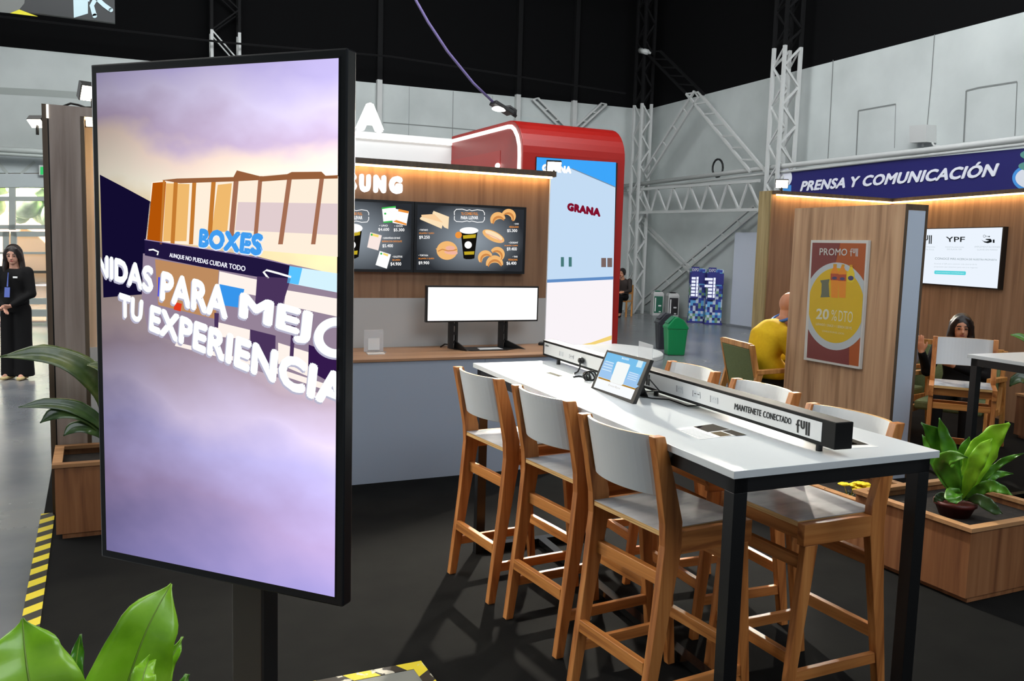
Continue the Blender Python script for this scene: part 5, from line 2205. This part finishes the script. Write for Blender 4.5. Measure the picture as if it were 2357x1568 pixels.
planter(3.862, 4.62, 2.755, 3.475, 0.39, 'tall oak planter with the fern, in front of the right table')
planter(3.885, 4.45, 3.49, 4.55, 0.325, 'low oak planter with yellow flowers beside the oak pillar')
planter(-0.215, 0.62, 5.315, 5.80, 0.43, 'oak planter with arching leaves below the grey oak tower')
planter(-0.95, 0.18, 1.18, 1.62, 0.42, 'oak planter holding the bright green fern in the near left corner')
pr_ = planter(-0.22, 0.22, -0.42, 0.42, 0.43, 'oak planter at the right frame edge by the television wall')
pr_.location = (8.14, 4.92, 0)
pr_.rotation_euler = (0, 0, math.radians(-14.9))


def pot(x, y, z, r, label=None):
    return [(r*0.72, z - 0.10), (r*0.98, z), (r*1.05, z), (r*1.05, z + 0.025), (r*0.95, z + 0.025)]


def crm(P, t):
    """smooth curve through points, t in 0..1"""
    n = len(P) - 1
    x = min(t*n, n - 1e-6)
    i = int(x)
    f_ = x - i
    p0, p1, p2, p3 = P[max(i - 1, 0)], P[i], P[i + 1], P[min(i + 2, n)]
    return 0.5*((2*p1) + (p2 - p0)*f_ + (2*p0 - 5*p1 + 4*p2 - p3)*f_*f_ + (3*p1 - p0 - 3*p2 + p3)*f_*f_*f_)


def leafmat(name, a, b_, c, rough=0.32):
    m = noise_mat(name, [(0.3, a), (0.5, b_), (0.72, c)], (1, 1, 1), 9.0, 5, rough, coat=0.15)
    return m


LM = [leafmat('fern_leaf_bright', (98, 154, 22), (136, 194, 38), (164, 212, 64)), leafmat('fern_leaf_mid', (44, 92, 18), (70, 126, 28), (100, 156, 44)), leafmat('leaf_dark', (26, 46, 20), (44, 70, 30), (70, 96, 44)), leafmat('leaf_olive', (44, 66, 30), (74, 92, 44), (110, 118, 66))]
M_rib = mat('leaf_midrib', (128, 158, 64), 0.5)


def leaf(parent, mid, half, n, m, wave=0.0, fold=0.18, twist=0.0, rib=True, seed=0, nl=26, nc=9):
    """mid: list of 3D points base->tip; half: half widths; n: facing normal"""
    rnd = random.Random(seed)
    mid = [Vector(p) for p in mid]
    n = Vector(n).normalized()
    ph = rnd.uniform(0, 6)
    rows = []
    spine = []
    for k in range(nl + 1):
        t = k/nl
        p = crm(mid, t)
        d = (crm(mid, min(t + 0.02, 1)) - crm(mid, max(t - 0.02, 0))).normalized()
        s = d.cross(n).normalized()
        nn = s.cross(d).normalized()
        x = t*(len(half) - 1)
        i = min(int(x), len(half) - 2)
        hw = half[i] + (half[i + 1] - half[i])*(0.5 - 0.5*math.cos(math.pi*(x - i)))
        spine.append(p + nn*0.001)
        row = []
        for c in range(nc):
            q = (c/(nc - 1))*2 - 1
            rip = wave*abs(q)**1.5*math.sin(t*26 + ph + (1.2 if q > 0 else 0))
            edge = 1 + 0.05*math.sin(t*31 + ph*q)*wave/0.01 if wave else 1
            row.append(p + s*(q*hw*edge) + nn*(fold*hw*abs(q) + rip + twist*q*hw*t))
        rows.append(row)
    b = W_()
    b.grid(rows)
    o = b.build('leaf', m, parent, smooth=True, solid=0.0012)
    if rib:
        b = W_()
        b.tube(spine, [0.0035*(1 - 0.8*k/nl) for k in range(nl + 1)], 6)
        b.build('midrib', M_rib, o, smooth=True)
    return o


def vplane(x, y, d):
    """upright plane across the view at horizontal distance d along the ray through pixel x,y"""
    r_ = ray(x, y)
    h = Vector((r_.x, r_.y, 0)).normalized()
    return Plane(Vector((h.x*d, h.y*d, 0)), h)


def pxleaf(parent, pl, pts, half, m, offs=None, dist=1.0, tilt=0.25, **kw):
    offs = offs or [0]*len(pts)
    mid = [pl.px(x, y, o) for (x, y), o in zip(pts, offs)]
    k = dist/FPX
    return leaf(parent, mid, [h*k for h in half], pl.n + Vector((0, 0, tilt)), m, **kw)


# near left fern
PV = vplane(240, 1500, 1.62)
f1 = thing('fern', 'bright green broad leaved fern at the bottom left corner', 'plant', (-0.02, 1.45, 0.37))
b = W_()
b.lathe([(0.07, 0.30), (0.10, 0.40), (0.105, 0.42), (0.09, 0.42)], (0.0, 1.44, 0), 20)
b.build('pot', mat('terracotta_pot', (96, 44, 32), 0.7), f1, smooth=True)
base = (215, 1960)
KW = dict(dist=1.70)
pxleaf(f1, PV, [base, (255, 1740), (292, 1580), (340, 1445), (394, 1344)], [8, 60, 84, 62, 2], LM[0], [0, -0.02, -0.01, 0.0, -0.03], wave=0.004, seed=1, **KW)
pxleaf(f1, PV, [base, (110, 1740), (72, 1590), (58, 1500), (52, 1424)], [8, 70, 92, 62, 2], LM[0], [0, 0.05, 0.07, 0.05, 0.02], wave=0.004, seed=2, **KW)
pxleaf(f1, PV, [base, (185, 1720), (172, 1600), (176, 1520), (186, 1460)], [6, 22, 20, 14, 2], LM[1], [0, -0.05, -0.06, -0.06, -0.07], wave=0.008, seed=3, **KW)
pxleaf(f1, PV, [base, (275, 1760), (318, 1620), (330, 1555), (342, 1520)], [6, 24, 28, 22, 6], LM[0], [0, 0.06, 0.10, 0.08, 0.04], wave=0.010, fold=0.5, seed=4, **KW)
pxleaf(f1, PV, [base, (310, 1740), (362, 1590), (392, 1520), (422, 1466)], [6, 18, 24, 14, 2], LM[0], [0, -0.02, -0.03, -0.02, -0.04], wave=0.010, seed=5, **KW)
pxleaf(f1, PV, [base, (330, 1770), (400, 1640), (418, 1585), (432, 1552)], [6, 24, 22, 14, 4], LM[1], [0, 0.02, 0.03, 0.03, 0.02], wave=0.008, seed=6, **KW)
pxleaf(f1, PV, [base, (60, 1790), (-60, 1640), (-110, 1560), (-160, 1500)], [6, 50, 60, 40, 2], LM[1], [0, 0.02, 0.03, 0.0, -0.03], wave=0.005, seed=7, **KW)

# left planter plant
PV = YP(5.55)
f2 = thing('planter_plant', 'dark arching leaves growing from the planter beneath the oak tower', 'plant', (0.06, 5.55, 0.375))
D5 = 5.9
for k, (pts, half, mi) in enumerate((([(262, 1046), (245, 930), (200, 858), (110, 818), (0, 822)], [3, 16, 26, 20, 2], 3), ([(262, 1046), (240, 985), (180, 942), (110, 930), (42, 938)], [3, 10, 15, 11, 1], 2), ([(262, 1046), (230, 985), (185, 952), (130, 952), (92, 974)], [3, 11, 17, 14, 1], 2), ([(262, 1046), (240, 1005), (205, 985), (170, 986), (146, 1004)], [3, 10, 15, 12, 1], 2), ([(270, 1046), (300, 960), (330, 900), (380, 870), (430, 880)], [3, 14, 22, 18, 2], 2), ([(270, 1046), (275, 960), (262, 890), (240, 850), (200, 840)], [3, 12, 18, 14, 2], 3))):
    pxleaf(f2, PV, pts, half, LM[mi], [0, 0.05, 0.08, 0.10, 0.12], dist=D5, seed=20 + k, tilt=0.7, fold=0.3, rib=False, nl=18, nc=7)

# right fern in its pot
FC = Vector((4.14, 3.06, 0))
PV = vplane(2190, 1160, math.hypot(FC.x, FC.y))
f3 = thing('fern', 'green fern in a red brown pot, standing in the tall oak planter', 'plant', (FC.x, FC.y, 0.335))
b = W_()
b.lathe([(0.075, 0.336), (0.10, 0.395), (0.108, 0.395), (0.108, 0.415), (0.09, 0.415)], FC, 22)
b.build('pot', mat('red_brown_pot', (84, 26, 20), 0.5), f3, smooth=True)
fx = lambda pts: [(1860 + x/4.7425, 940 + y/4.7425) for x, y in pts]
D6 = 5.3
K6 = 1/4.7425
for k, (pts, half, mi, offs, wv) in enumerate((
        ([(1640, 1000), (1570, 700), (1480, 480), (1380, 300), (1235, 160)], [8, 90, 110, 85, 6], 1, [0, 0.0, 0.0, 0.03, 0.08], 0.008),
        ([(1640, 1000), (1610, 700), (1540, 450), (1480, 270), (1432, 105)], [8, 50, 70, 45, 4], 1, [0, 0.03, 0.05, 0.05, 0.06], 0.006),
        ([(1680, 1000), (1780, 720), (1900, 480), (2040, 290), (2200, 165)], [8, 100, 130, 90, 12], 0, [0, 0.0, 0.0, 0.03, 0.06], 0.008),
        ([(1680, 1000), (1770, 760), (1850, 560), (1920, 440), (2010, 330)], [8, 60, 75, 60, 4], 0, [0, 0.05, 0.08, 0.08, 0.08], 0.006),
        ([(1640, 980), (1560, 760), (1480, 600), (1580, 530), (1745, 538)], [8, 80, 90, 60, 4], 1, [0, 0.08, 0.14, 0.20, 0.24], 0.006),
        ([(1700, 1000), (1850, 830), (1990, 690), (2150, 570), (2357, 490)], [6, 30, 35, 30, 3], 1, [0, 0.0, 0.0, 0.0, 0.02], 0.012),
        ([(1700, 1010), (1860, 900), (1980, 850), (2100, 880), (2230, 950)], [6, 50, 60, 45, 4], 1, [0, 0.03, 0.06, 0.08, 0.10], 0.010),
        ([(1700, 1000), (1850, 850), (1960, 770), (2080, 720), (2240, 715)], [6, 40, 45, 35, 3], 1, [0, -0.04, -0.06, -0.08, -0.08], 0.010),
        ([(1640, 1010), (1600, 920), (1590, 960), (1610, 1010), (1620, 1045)], [6, 60, 80, 60, 4], 1, [0, 0.08, 0.13, 0.15, 0.16], 0.006),
        ([(1650, 1000), (1680, 800), (1690, 620), (1720, 450), (1760, 310)], [8, 80, 90, 60, 4], 1, [0, -0.06, -0.08, -0.08, -0.08], 0.006),
        ([(1640, 1000), (1500, 760), (1400, 560), (1310, 400), (1245, 290)], [6, 60, 70, 40, 3], 1, [0, -0.05, -0.07, -0.08, -0.08], 0.008),
        ([(1720, 1010), (1850, 990), (1950, 1040), (2040, 1110), (2120, 1150)], [6, 50, 60, 45, 4], 2, [0, 0.05, 0.07, 0.08, 0.08], 0.004),
        ([(1620, 1010), (1480, 960), (1430, 980), (1400, 1000), (1370, 1020)], [6, 40, 45, 30, 3], 2, [0, 0.04, 0.05, 0.06, 0.06], 0.004))):
    pxleaf(f3, PV, fx(pts), [h*K6 for h in half], LM[mi], offs, dist=D6, wave=wv, seed=40 + k, rib=False, nl=20, nc=7)

# yellow flowers in the low planter
FLR = [(1964, 1121), (1971, 1112), (1985, 1116), (1997, 1115), (1978, 1124), (1962, 1130), (1990, 1141), (1969, 1108), (2001, 1112), (1992, 1108)]
M_pet = mat('yellow_petal', (232, 206, 20), 0.6)
PV = vplane(1980, 1120, 5.35)
fls = []
M_bud = leafmat('flower_foliage', (20, 36, 16), (34, 60, 24), (54, 88, 34))
for k in range(7):
    cx = 1912 + k*15
    c = PV.px(cx, 1128 + (k % 3)*5 + k*1.5, -0.04*(k % 2))
    t = thing('flower_plant', 'low yellow flowering plant in the low planter beside the pillar' if k >= 3 else 'dark leafy plant without flowers in the low planter', 'plant', (c.x, c.y, 0.268), 0, 'flowering plants in the low planter' if k >= 3 else 'leafy plants in the low planter')
    rnd = random.Random(k)
    lf = MB()
    for i in range(12):
        a_ = rnd.uniform(0, 6.28)
        d = Vector((math.cos(a_), math.sin(a_), rnd.uniform(0.5, 1.4))).normalized()
        L_ = rnd.uniform(0.04, 0.08)
        s = d.cross(Vector((0, 0, 1))).normalized()*0.016
        lf.add([Vector((0, 0, 0)), d*L_*0.5 + s, d*L_, d*L_*0.5 - s], [(0, 1, 2, 3)])
    lf.build('foliage', M_bud, t, solid=0.001)
    if k >= 3:
        for i in range(3):
            fc = Vector((rnd.uniform(-0.035, 0.035), rnd.uniform(-0.035, 0.035), rnd.uniform(0.07, 0.12)))
            fb = MB()
            for j in range(5):
                a_ = j*1.2566
                fb.ball(fc + Vector((math.cos(a_)*0.017, math.sin(a_)*0.017, 0.004)), 0.019, 0.019, 0.008, 8, 5)
            fb.tube([fc, fc*0.5, (0, 0, 0)], 0.0015, 5)
            fb.build('flower', M_pet, t, smooth=True)

# plant at the right frame edge
PV = vplane(2390, 900, math.hypot(8.14, 4.75))
f5 = thing('planter_plant', 'green leaves entering at the right frame edge above the table', 'plant', (8.14, 4.75, 0.375))
bx, by_ = 2396, 905
for k, (pts, half, mi) in enumerate((([(bx, by_), (2385, 830), (2372, 790), (2350, 775), (2326, 771)], [2, 7, 9, 6, 1], 1), ([(bx, by_), (2395, 840), (2400, 790), (2410, 740), (2425, 700)], [2, 9, 12, 9, 1], 1), ([(bx, by_), (2375, 880), (2355, 870), (2338, 874), (2324, 890)], [2, 8, 12, 9, 1], 2), ([(bx, by_), (2410, 860), (2440, 830), (2470, 820), (2500, 830)], [2, 8, 12, 9, 1], 1))):
    pxleaf(f5, PV, pts, half, LM[mi], [0, 0.02, 0.04, 0.06, 0.08], dist=10.0, seed=80 + k, rib=False, nl=14, nc=7, tilt=0.5)

# ================================================================ green armchairs
M_arm = wood('armchair_wood', (156, 100, 48), (196, 136, 72), (214, 158, 92), 'z', 0.45, 1.4)
M_green = noise_mat('green_upholstery', [(0.3, (102, 114, 72)), (0.7, (112, 124, 82))], (1, 1, 1), 60, 4, 0.75)


def make_armchair():
    """faces +x, origin on the floor below the seat"""
    t = thing('armchair', 'x', 'chair', (0, 0, 0), 0, 'green upholstered armchairs')
    for s in (-1, 1):
        y = s*0.315
        b = MB()
        b.prism([(x, y - 0.02, z) for x, z in [(-0.44, 0.0), (-0.395, 0.0), (-0.225, 0.63), (-0.285, 0.63)]], (0, 0.04, 0))
        b.build('rear_leg', M_arm, t, bevel=0.003)
        b = MB()
        b.prism([(x, y - 0.02, z) for x, z in [(0.34, 0.0), (0.38, 0.0), (0.32, 0.66), (0.26, 0.66)]], (0, 0.04, 0))
        b.build('front_leg', M_arm, t, bevel=0.003)
        b = MB()
        b.beam((-0.285, y, 0.64), (0.33, y, 0.68), 0.055, 0.04)
        b.build('arm', M_arm, t, bevel=0.004)
        b = MB()
        b.beam((-0.32, y*0.95, 0.34), (0.31, y*0.95, 0.36), 0.025, 0.06)
        b.build('side_rail', M_arm, t)
        b = MB()
        b.prism([(x, s*0.30 - 0.016, z) for x, z in [(-0.24, 0.34), (-0.19, 0.34), (-0.315, 0.885), (-0.365, 0.885)]], (0, 0.032, 0))
        b.build('back_post', M_arm, t, bevel=0.003)
    b = MB()
    b.beam((-0.342, -0.285, 0.87), (-0.342, 0.285, 0.87), 0.04, 0.05)
    b.build('top_rail', M_arm, t, bevel=0.003)
    b = MB()
    b.hexa([(-0.235, -0.283, 0.36), (-0.185, -0.283, 0.36), (-0.185, 0.283, 0.36), (-0.235, 0.283, 0.36)], [(-0.36, -0.283, 0.845), (-0.305, -0.283, 0.845), (-0.305, 0.283, 0.845), (-0.36, 0.283, 0.845)])
    b.build('back_cushion', M_green, t, bevel=0.012)
    b = MB()
    b.box(-0.20, 0.31, -0.278, 0.278, 0.36, 0.44)
    b.build('seat_cushion', M_green, t, bevel=0.02)
    return t


ac0 = make_armchair()
ARM = [(5.70, 6.25, -14.5, 'green armchair with the man in yellow seated on it'),
       (7.00, 5.25, 205, 'green armchair under the dark haired seated woman'),
       (7.15, 6.14, 200, 'green armchair of the grey shirted person behind the pillar')]
for i, (x, y, a_, lab) in enumerate(ARM):
    o = ac0 if i == 0 else copy_tree(ac0)
    o.location = (x, y, 0)
    o.rotation_euler = (0, 0, math.radians(a_))
    o['label'] = lab

# ================================================================ people
M_skin = mat('light_skin', (206, 150, 122), 0.5)
M_skin2 = mat('tan_skin', (196, 138, 106), 0.5)
M_hair = mat('dark_brown_hair', (30, 20, 16), 0.45)
M_eye = mat('dark_eye', (24, 16, 12), 0.2)
M_lip = mat('lips', (160, 84, 76), 0.45)


def hand(mb, wrist, d, n, r=0.0085, curl=0.35):
    """palm, four bent fingers of different lengths and a thumb from the side of the palm"""
    d, n = Vector(d).normalized(), Vector(n)
    n = (n - d*n.dot(d)).normalized()
    u_ = d.cross(n)
    w_ = Vector(wrist)
    etube(mb, [w_ - d*0.01, w_ + d*0.03, w_ + d*0.07, w_ + d*0.092], [(0.026, 0.020), (0.034, 0.017), (0.040, 0.015), (0.036, 0.011)], n)
    for off, L_ in ((0.028, 0.068), (0.010, 0.078), (-0.009, 0.072), (-0.027, 0.056)):
        p0 = w_ + d*0.084 + n*off
        p1 = p0 + d*L_*0.55 + u_*(L_*curl*0.30) + n*off*0.12
        p2 = p1 + d*L_*0.42 + u_*(L_*curl*0.50)
        mb.tube([p0, p1, p2], [r*1.1, r, r*0.8], 8)
        mb.ball(p2, r*0.8, n=8, m=6)
        mb.ball(p1, r, n=8, m=6)
    p0 = w_ + d*0.025 + n*0.028
    p1 = p0 + d*0.035 + n*0.026 + u_*0.006
    p2 = p1 + d*0.030 + n*0.004 + u_*0.008
    mb.tube([p0, p1, p2], [r*1.5, r*1.2, r*0.9], 8)
    mb.ball(p2, r*0.9, n=8, m=6)


def person(label, loc, rz, J, shirt, legs, shoes, hair=None, skinm=None, s=1.0, hands=None, extra=None):
    """J: joints in a frame facing +x; the body is one fused surface, clothing and hair its children"""
    skinm = skinm or M_skin
    extra = extra or {}
    bulk = extra.get('bulk', 1.0)
    t = thing('person', label, 'person', loc, rz)
    t.scale = (s, s, s)
    V = {k: Vector(p) for k, p in J.items()}
    side = Vector((0, 1, 0))
    fd = Vector(extra.get('look', (1, 0, 0))).normalized()
    sd_ = Vector((0, 0, 1)).cross(fd).normalized()
    up_ = fd.cross(sd_)
    H_ = V['head']
    # body
    b = MB()
    b.ball(H_ + up_*0.020 - fd*0.008, 0.092, 0.078, 0.098, 20, 14)
    b.ball(H_ + fd*0.022 - up_*0.045, 0.062, 0.056, 0.062, 16, 10)
    b.ball(H_ + fd*0.052 - up_*0.088, 0.026, 0.030, 0.022, 12, 8)
    b.tube([H_ + fd*0.092 + up_*0.004, H_ + fd*0.106 - up_*0.040, H_ + fd*0.092 - up_*0.048], [0.008, 0.014, 0.012], 8)
    for k in (-1, 1):
        b.ball(H_ + sd_*(0.078*k) - up_*0.012 - fd*0.010, 0.017, 0.010, 0.030, 10, 8)
    limb(b, [V['neckb'], V['neck'], H_ - up_*0.05 - fd*0.012], [0.062*bulk, 0.054*bulk, 0.054*bulk])
    etube(b, [V['pelvis'] - Vector((0, 0, 0.05)), V['pelvis'], V['spine'], V['chest'], V['chest']*0.45 + V['neckb']*0.55, V['neckb']], [(0.12, 0.09), (0.145, 0.10), (0.12, 0.088), (0.150, 0.100), (0.13, 0.08), (0.06, 0.055)], side)
    for c, sg_ in (('L', 1), ('R', -1)):
        limb(b, [V[c + 'sh'], V[c + 'el'], V[c + 'wr']], [0.052, 0.040, 0.026])
        limb(b, [V[c + 'hip'], V[c + 'kn'], V[c + 'an']], [0.082, 0.055, 0.036])
        limb(b, [V[c + 'an'], V[c + 'toe']], [0.036, 0.030])
        hd = (hands or {}).get(c)
        d = hd[0] if hd else (V[c + 'wr'] - V[c + 'el'])
        n = hd[1] if hd else (0, -sg_, 0.5)
        hand(b, J[c + 'wr'], d, n)
    fuse(b.build('body', skinm, t, smooth=True), 0.006, 3)
    # top
    b = MB()
    e_ = 0.020*bulk
    k_ = bulk
    etube(b, [V['pelvis'] - Vector((0, 0, 0.02)), V['pelvis'] + Vector((0, 0, 0.04)), V['spine'], V['chest'], V['chest']*0.45 + V['neckb']*0.55, V['neckb']], [(0.158*k_, 0.118*k_), (0.162*k_, 0.122*k_), (0.140*k_, 0.115*k_), (0.168*k_, 0.125*k_), (0.148*k_, 0.105*k_), (0.076, 0.072)], side)
    for c in 'LR':
        cu = V[c + 'el'] + (V[c + 'wr'] - V[c + 'el'])*0.93
        limb(b, [V[c + 'sh'], V[c + 'el'], cu], [0.074*k_, 0.058*k_, 0.042])
    fuse(b.build('top', shirt, t, smooth=True), 0.014, 14)
    # trousers
    b = MB()
    etube(b, [V['pelvis'] + Vector((0, 0, 0.03)), V['pelvis'], V['pelvis'] - Vector((0, 0, 0.09))], [(0.150, 0.112), (0.158, 0.116), (0.150, 0.112)], side)
    wide = extra.get('wide')
    for c in 'LR':
        hem = V[c + 'an'] + (V[c + 'kn'] - V[c + 'an'])*(0.0 if wide else 0.06) - Vector((0, 0, 0.045 if wide else 0))
        mid = (V[c + 'hip'] + V[c + 'kn'])/2
        r4 = [0.098, 0.098, 0.095, 0.115] if wide else [0.100, 0.086, 0.070, 0.058]
        b.tube([V[c + 'hip'], mid, V[c + 'kn'], hem], r4, 14)
        b.ball(V[c + 'hip'], r4[0], n=12, m=8)
        b.ball(V[c + 'kn'], r4[2], n=12, m=8)
        a_, b2 = V[c + 'an'], V[c + 'toe']
        d = (b2 - a_)
        d.z = 0
        f0 = Vector((a_.x, a_.y, 0))
        sh = MB()
        etube(sh, [f0 - d*0.38 + Vector((0, 0, 0.03)), f0 - d*0.30 + Vector((0, 0, 0.035)), f0 + d*0.3 + Vector((0, 0, 0.035)), f0 + d*0.95 + Vector((0, 0, 0.028)), f0 + d*1.32 + Vector((0, 0, 0.022))], [(0.020, 0.022), (0.036, 0.034), (0.040, 0.035), (0.046, 0.026), (0.024, 0.018)], d.cross(Vector((0, 0, 1))))
        limb(sh, [a_, f0 + Vector((0, 0, 0.04))], [0.042, 0.040])
        fuse(sh.build('shoe', shoes, t, smooth=True), 0.008, 3)
    fuse(b.build('trousers', legs, t, smooth=True), 0.012, 5)
    # face
    for k in (-1, 1):
        b = MB()
        b.ball(H_ + fd*0.076 + sd_*(0.031*k) - up_*0.004, 0.010, 0.014, 0.007, 8, 6)
        b.build('eye', M_eye, t, smooth=True)
        b = MB()
        b.tube([H_ + fd*0.083 + sd_*(0.014*k) + up_*0.018, H_ + fd*0.082 + sd_*(0.032*k) + up_*0.023, H_ + fd*0.070 + sd_*(0.050*k) + up_*0.016], 0.0045, 6)
        b.build('eyebrow', M_hair, t)
    b = MB()
    b.ball(H_ + fd*0.080 - up_*0.066, 0.008, 0.022, 0.008, 10, 6)
    b.build('mouth', M_lip, t, smooth=True)
    if hair:
        b = MB()
        c_ = H_ + up_*0.034 - fd*0.026
        b.ball(c_, 0.106, 0.098, 0.112, 20, 14)
        for k in (-1, 1):
            b.tube([H_ + up_*0.120 + fd*0.035 + sd_*0.004*k, H_ + up_*0.085 + fd*0.060 + sd_*0.048*k, H_ + up_*0.02 + fd*0.030 + sd_*0.084*k, H_ - up_*0.05 + fd*0.012 + sd_*0.088*k], [0.014, 0.020, 0.024, 0.022], 8)
        if hair > 0.15:
            for k in range(-5, 6):
                a_ = k*0.33
                dd = -fd*math.cos(a_) + sd_*math.sin(a_)
                p0 = H_ + up_*0.03 - fd*0.015 + dd*0.072
                b.tube([p0 + up_*0.04, p0 - up_*0.06 + dd*0.012, p0 - up_*(hair*0.6) + dd*0.026, p0 - up_*(hair + 0.02*math.sin(k*2)) + dd*0.018], [0.030, 0.034, 0.034, 0.020], 8)
        fuse(b.build('hair', M_hair, t, smooth=True), 0.009, 3)
    return t


STAND = dict(pelvis=(0, 0, 0.93), spine=(-0.01, 0, 1.10), chest=(0, 0, 1.26), neckb=(0.0, 0, 1.38), neck=(0.01, 0, 1.42), jaw=(0.035, 0, 1.475), head=(0.025, 0, 1.535), crown=(0.01, 0, 1.60),
             Lsh=(0, 0.155, 1.335), Rsh=(0, -0.155, 1.335), Lel=(0.02, 0.215, 1.07), Rel=(0.02, -0.215, 1.07), Lwr=(0.19, 0.05, 0.93), Rwr=(0.19, -0.05, 0.91),
             Lhip=(0, 0.085, 0.87), Rhip=(0, -0.085, 0.87), Lkn=(0.01, 0.09, 0.49), Rkn=(0.01, -0.09, 0.49), Lan=(0, 0.085, 0.085), Ran=(0, -0.085, 0.085), Ltoe=(0.14, 0.10, 0.03), Rtoe=(0.14, -0.10, 0.03))
M_blk = mat('black_fabric', (14, 13, 14), 0.85, spec=0.2)
ang = math.radians(-90 - 4)
w1 = person('woman in a black jacket and wide black trousers standing by the doors', (-0.86, 12.19, ZF), ang + math.radians(-22), STAND, M_blk, M_blk, mat('beige_shoe', (190, 170, 120), 0.5), 0.30, mat('fair_skin', (190, 140, 118), 0.5), 0.985, extra={'wide': True, 'look': (1, 0.30, 0)}, hands={'L': ((0.6, -0.75, -0.4), (0.5, 0.4, 0.5)), 'R': ((0.6, 0.75, -0.4), (0.5, -0.4, 0.5))})
b = MB()
b.prism([(0.128, -0.01, 1.33), (0.132, 0.0, 1.33), (0.150, 0.0, 1.16), (0.146, -0.02, 1.16)], (0.003, 0, 0))
b.prism([(0.145, -0.045, 1.15), (0.145, 0.02, 1.15), (0.160, 0.02, 1.03), (0.160, -0.045, 1.03)], (0.004, 0, 0))
b.build('lanyard_badge', mat('badge_blue', (70, 90, 170), 0.5), w1)
b = MB()
b.box(0.128, 0.140, 0.055, 0.105, 1.265, 1.285)
b.build('name_tag', M_paper, w1)

SIT = dict(pelvis=(-0.02, 0, 0.545), spine=(-0.05, 0, 0.70), chest=(-0.01, 0, 0.89), neckb=(0.06, 0, 1.01), neck=(0.085, 0, 1.05), jaw=(0.125, 0, 1.10), head=(0.115, 0, 1.165), crown=(0.10, 0, 1.235),
           Lsh=(0.01, 0.185, 0.965), Rsh=(0.01, -0.185, 0.965), Lel=(0.10, 0.245, 0.71), Rel=(0.10, -0.245, 0.71), Lwr=(0.33, 0.16, 0.68), Rwr=(0.33, -0.16, 0.68),
           Lhip=(0.06, 0.10, 0.525), Rhip=(0.06, -0.10, 0.525), Lkn=(0.46, 0.13, 0.525), Rkn=(0.46, -0.13, 0.525), Lan=(0.47, 0.13, 0.085), Ran=(0.47, -0.13, 0.085), Ltoe=(0.61, 0.14, 0.03), Rtoe=(0.61, -0.14, 0.03))
SITM = dict(SIT)
SITM.update(pelvis=(-0.05, 0, 0.545), spine=(-0.13, 0, 0.71), chest=(-0.08, 0, 0.885), neckb=(0.045, 0, 1.005), Lsh=(-0.02, 0.165, 0.905), Rsh=(-0.02, -0.165, 0.905), Lel=(0.08, 0.255, 0.68), Rel=(0.08, -0.255, 0.68))
M_yel = noise_mat('yellow_jumper', [(0.3, (214, 174, 6)), (0.7, (222, 184, 14))], (1, 1, 1), 40, 4, 0.85)
mn = person('bald man in a yellow jumper seated in the green armchair, back turned', (5.74, 6.22, 0), math.radians(-10), SITM, M_yel, mat('dark_trousers', (40, 40, 46), 0.8), M_blk, None, M_skin2, 1.05, extra={'look': (1, -0.3, -0.12), 'bulk': 1.22})
b = MB()
pts = []
for i in range(19):
    a_ = -2.3 + 4.6*i/18 + math.pi
    pts.append(Vector((0.06 + 0.098*math.cos(a_), 0.105*math.sin(a_), 1.035 - 0.045*math.cos(a_ - math.pi) + 0.03)))
b.tube(pts, 0.014, 6)
b.build('lanyard', mat('lanyard_blue', (60, 110, 190), 0.5), mn, smooth=True)

SITW = dict(SIT)
SITW.update(Rel=(0.16, -0.26, 0.74), Rwr=(0.30, -0.30, 0.93), Lel=(0.14, 0.24, 0.72), Lwr=(0.32, -0.02, 0.83))
wm = person('dark haired woman in black seated by the oak wall, hands raised', (7.00, 5.25, 0.0), math.radians(212), SITW, M_blk, M_blk, M_blk, 0.30, M_skin2, 0.94, extra={'look': (1, 0.25, 0.05)}, hands={'R': ((0.15, -0.2, 1.0), (0.3, 1.0, 0.2)), 'L': ((0.3, -0.9, 0.3), (0.6, 0.2, 0.7))})
gm = person('person in a grey blue shirt partly hidden behind the oak pillar', (7.15, 6.14, 0.0), math.radians(205), SIT, mat('grey_blue_shirt', (112, 120, 136), 0.8), M_blk, M_blk, 0.05, M_skin, 1.0)
fp = person('dark clothed person sitting at the far wall beside the red stand', (12.94, 20.0, ZF), math.radians(215), SIT, mat('dark_brown_top', (52, 42, 38), 0.8), M_blk, M_blk, 0.12, M_skin2, 1.0)
cs = thing('wooden_chair', 'light wooden chair under the far seated person', 'chair', (12.94, 20.0, ZF), math.radians(215))
for x, y in ((-0.2, -0.2), (-0.2, 0.2), (0.2, -0.2), (0.2, 0.2)):
    b = MB()
    b.box(x - 0.02, x + 0.02, y - 0.02, y + 0.02, 0, 0.40 if x > 0 else 0.85)
    b.build('leg', M_arm, cs)
MB().box(-0.22, 0.22, -0.22, 0.22, 0.40, 0.43).build('seat', M_arm, cs)
MB().box(-0.215, -0.185, -0.18, 0.18, 0.6, 0.83).build('backrest', M_arm, cs)
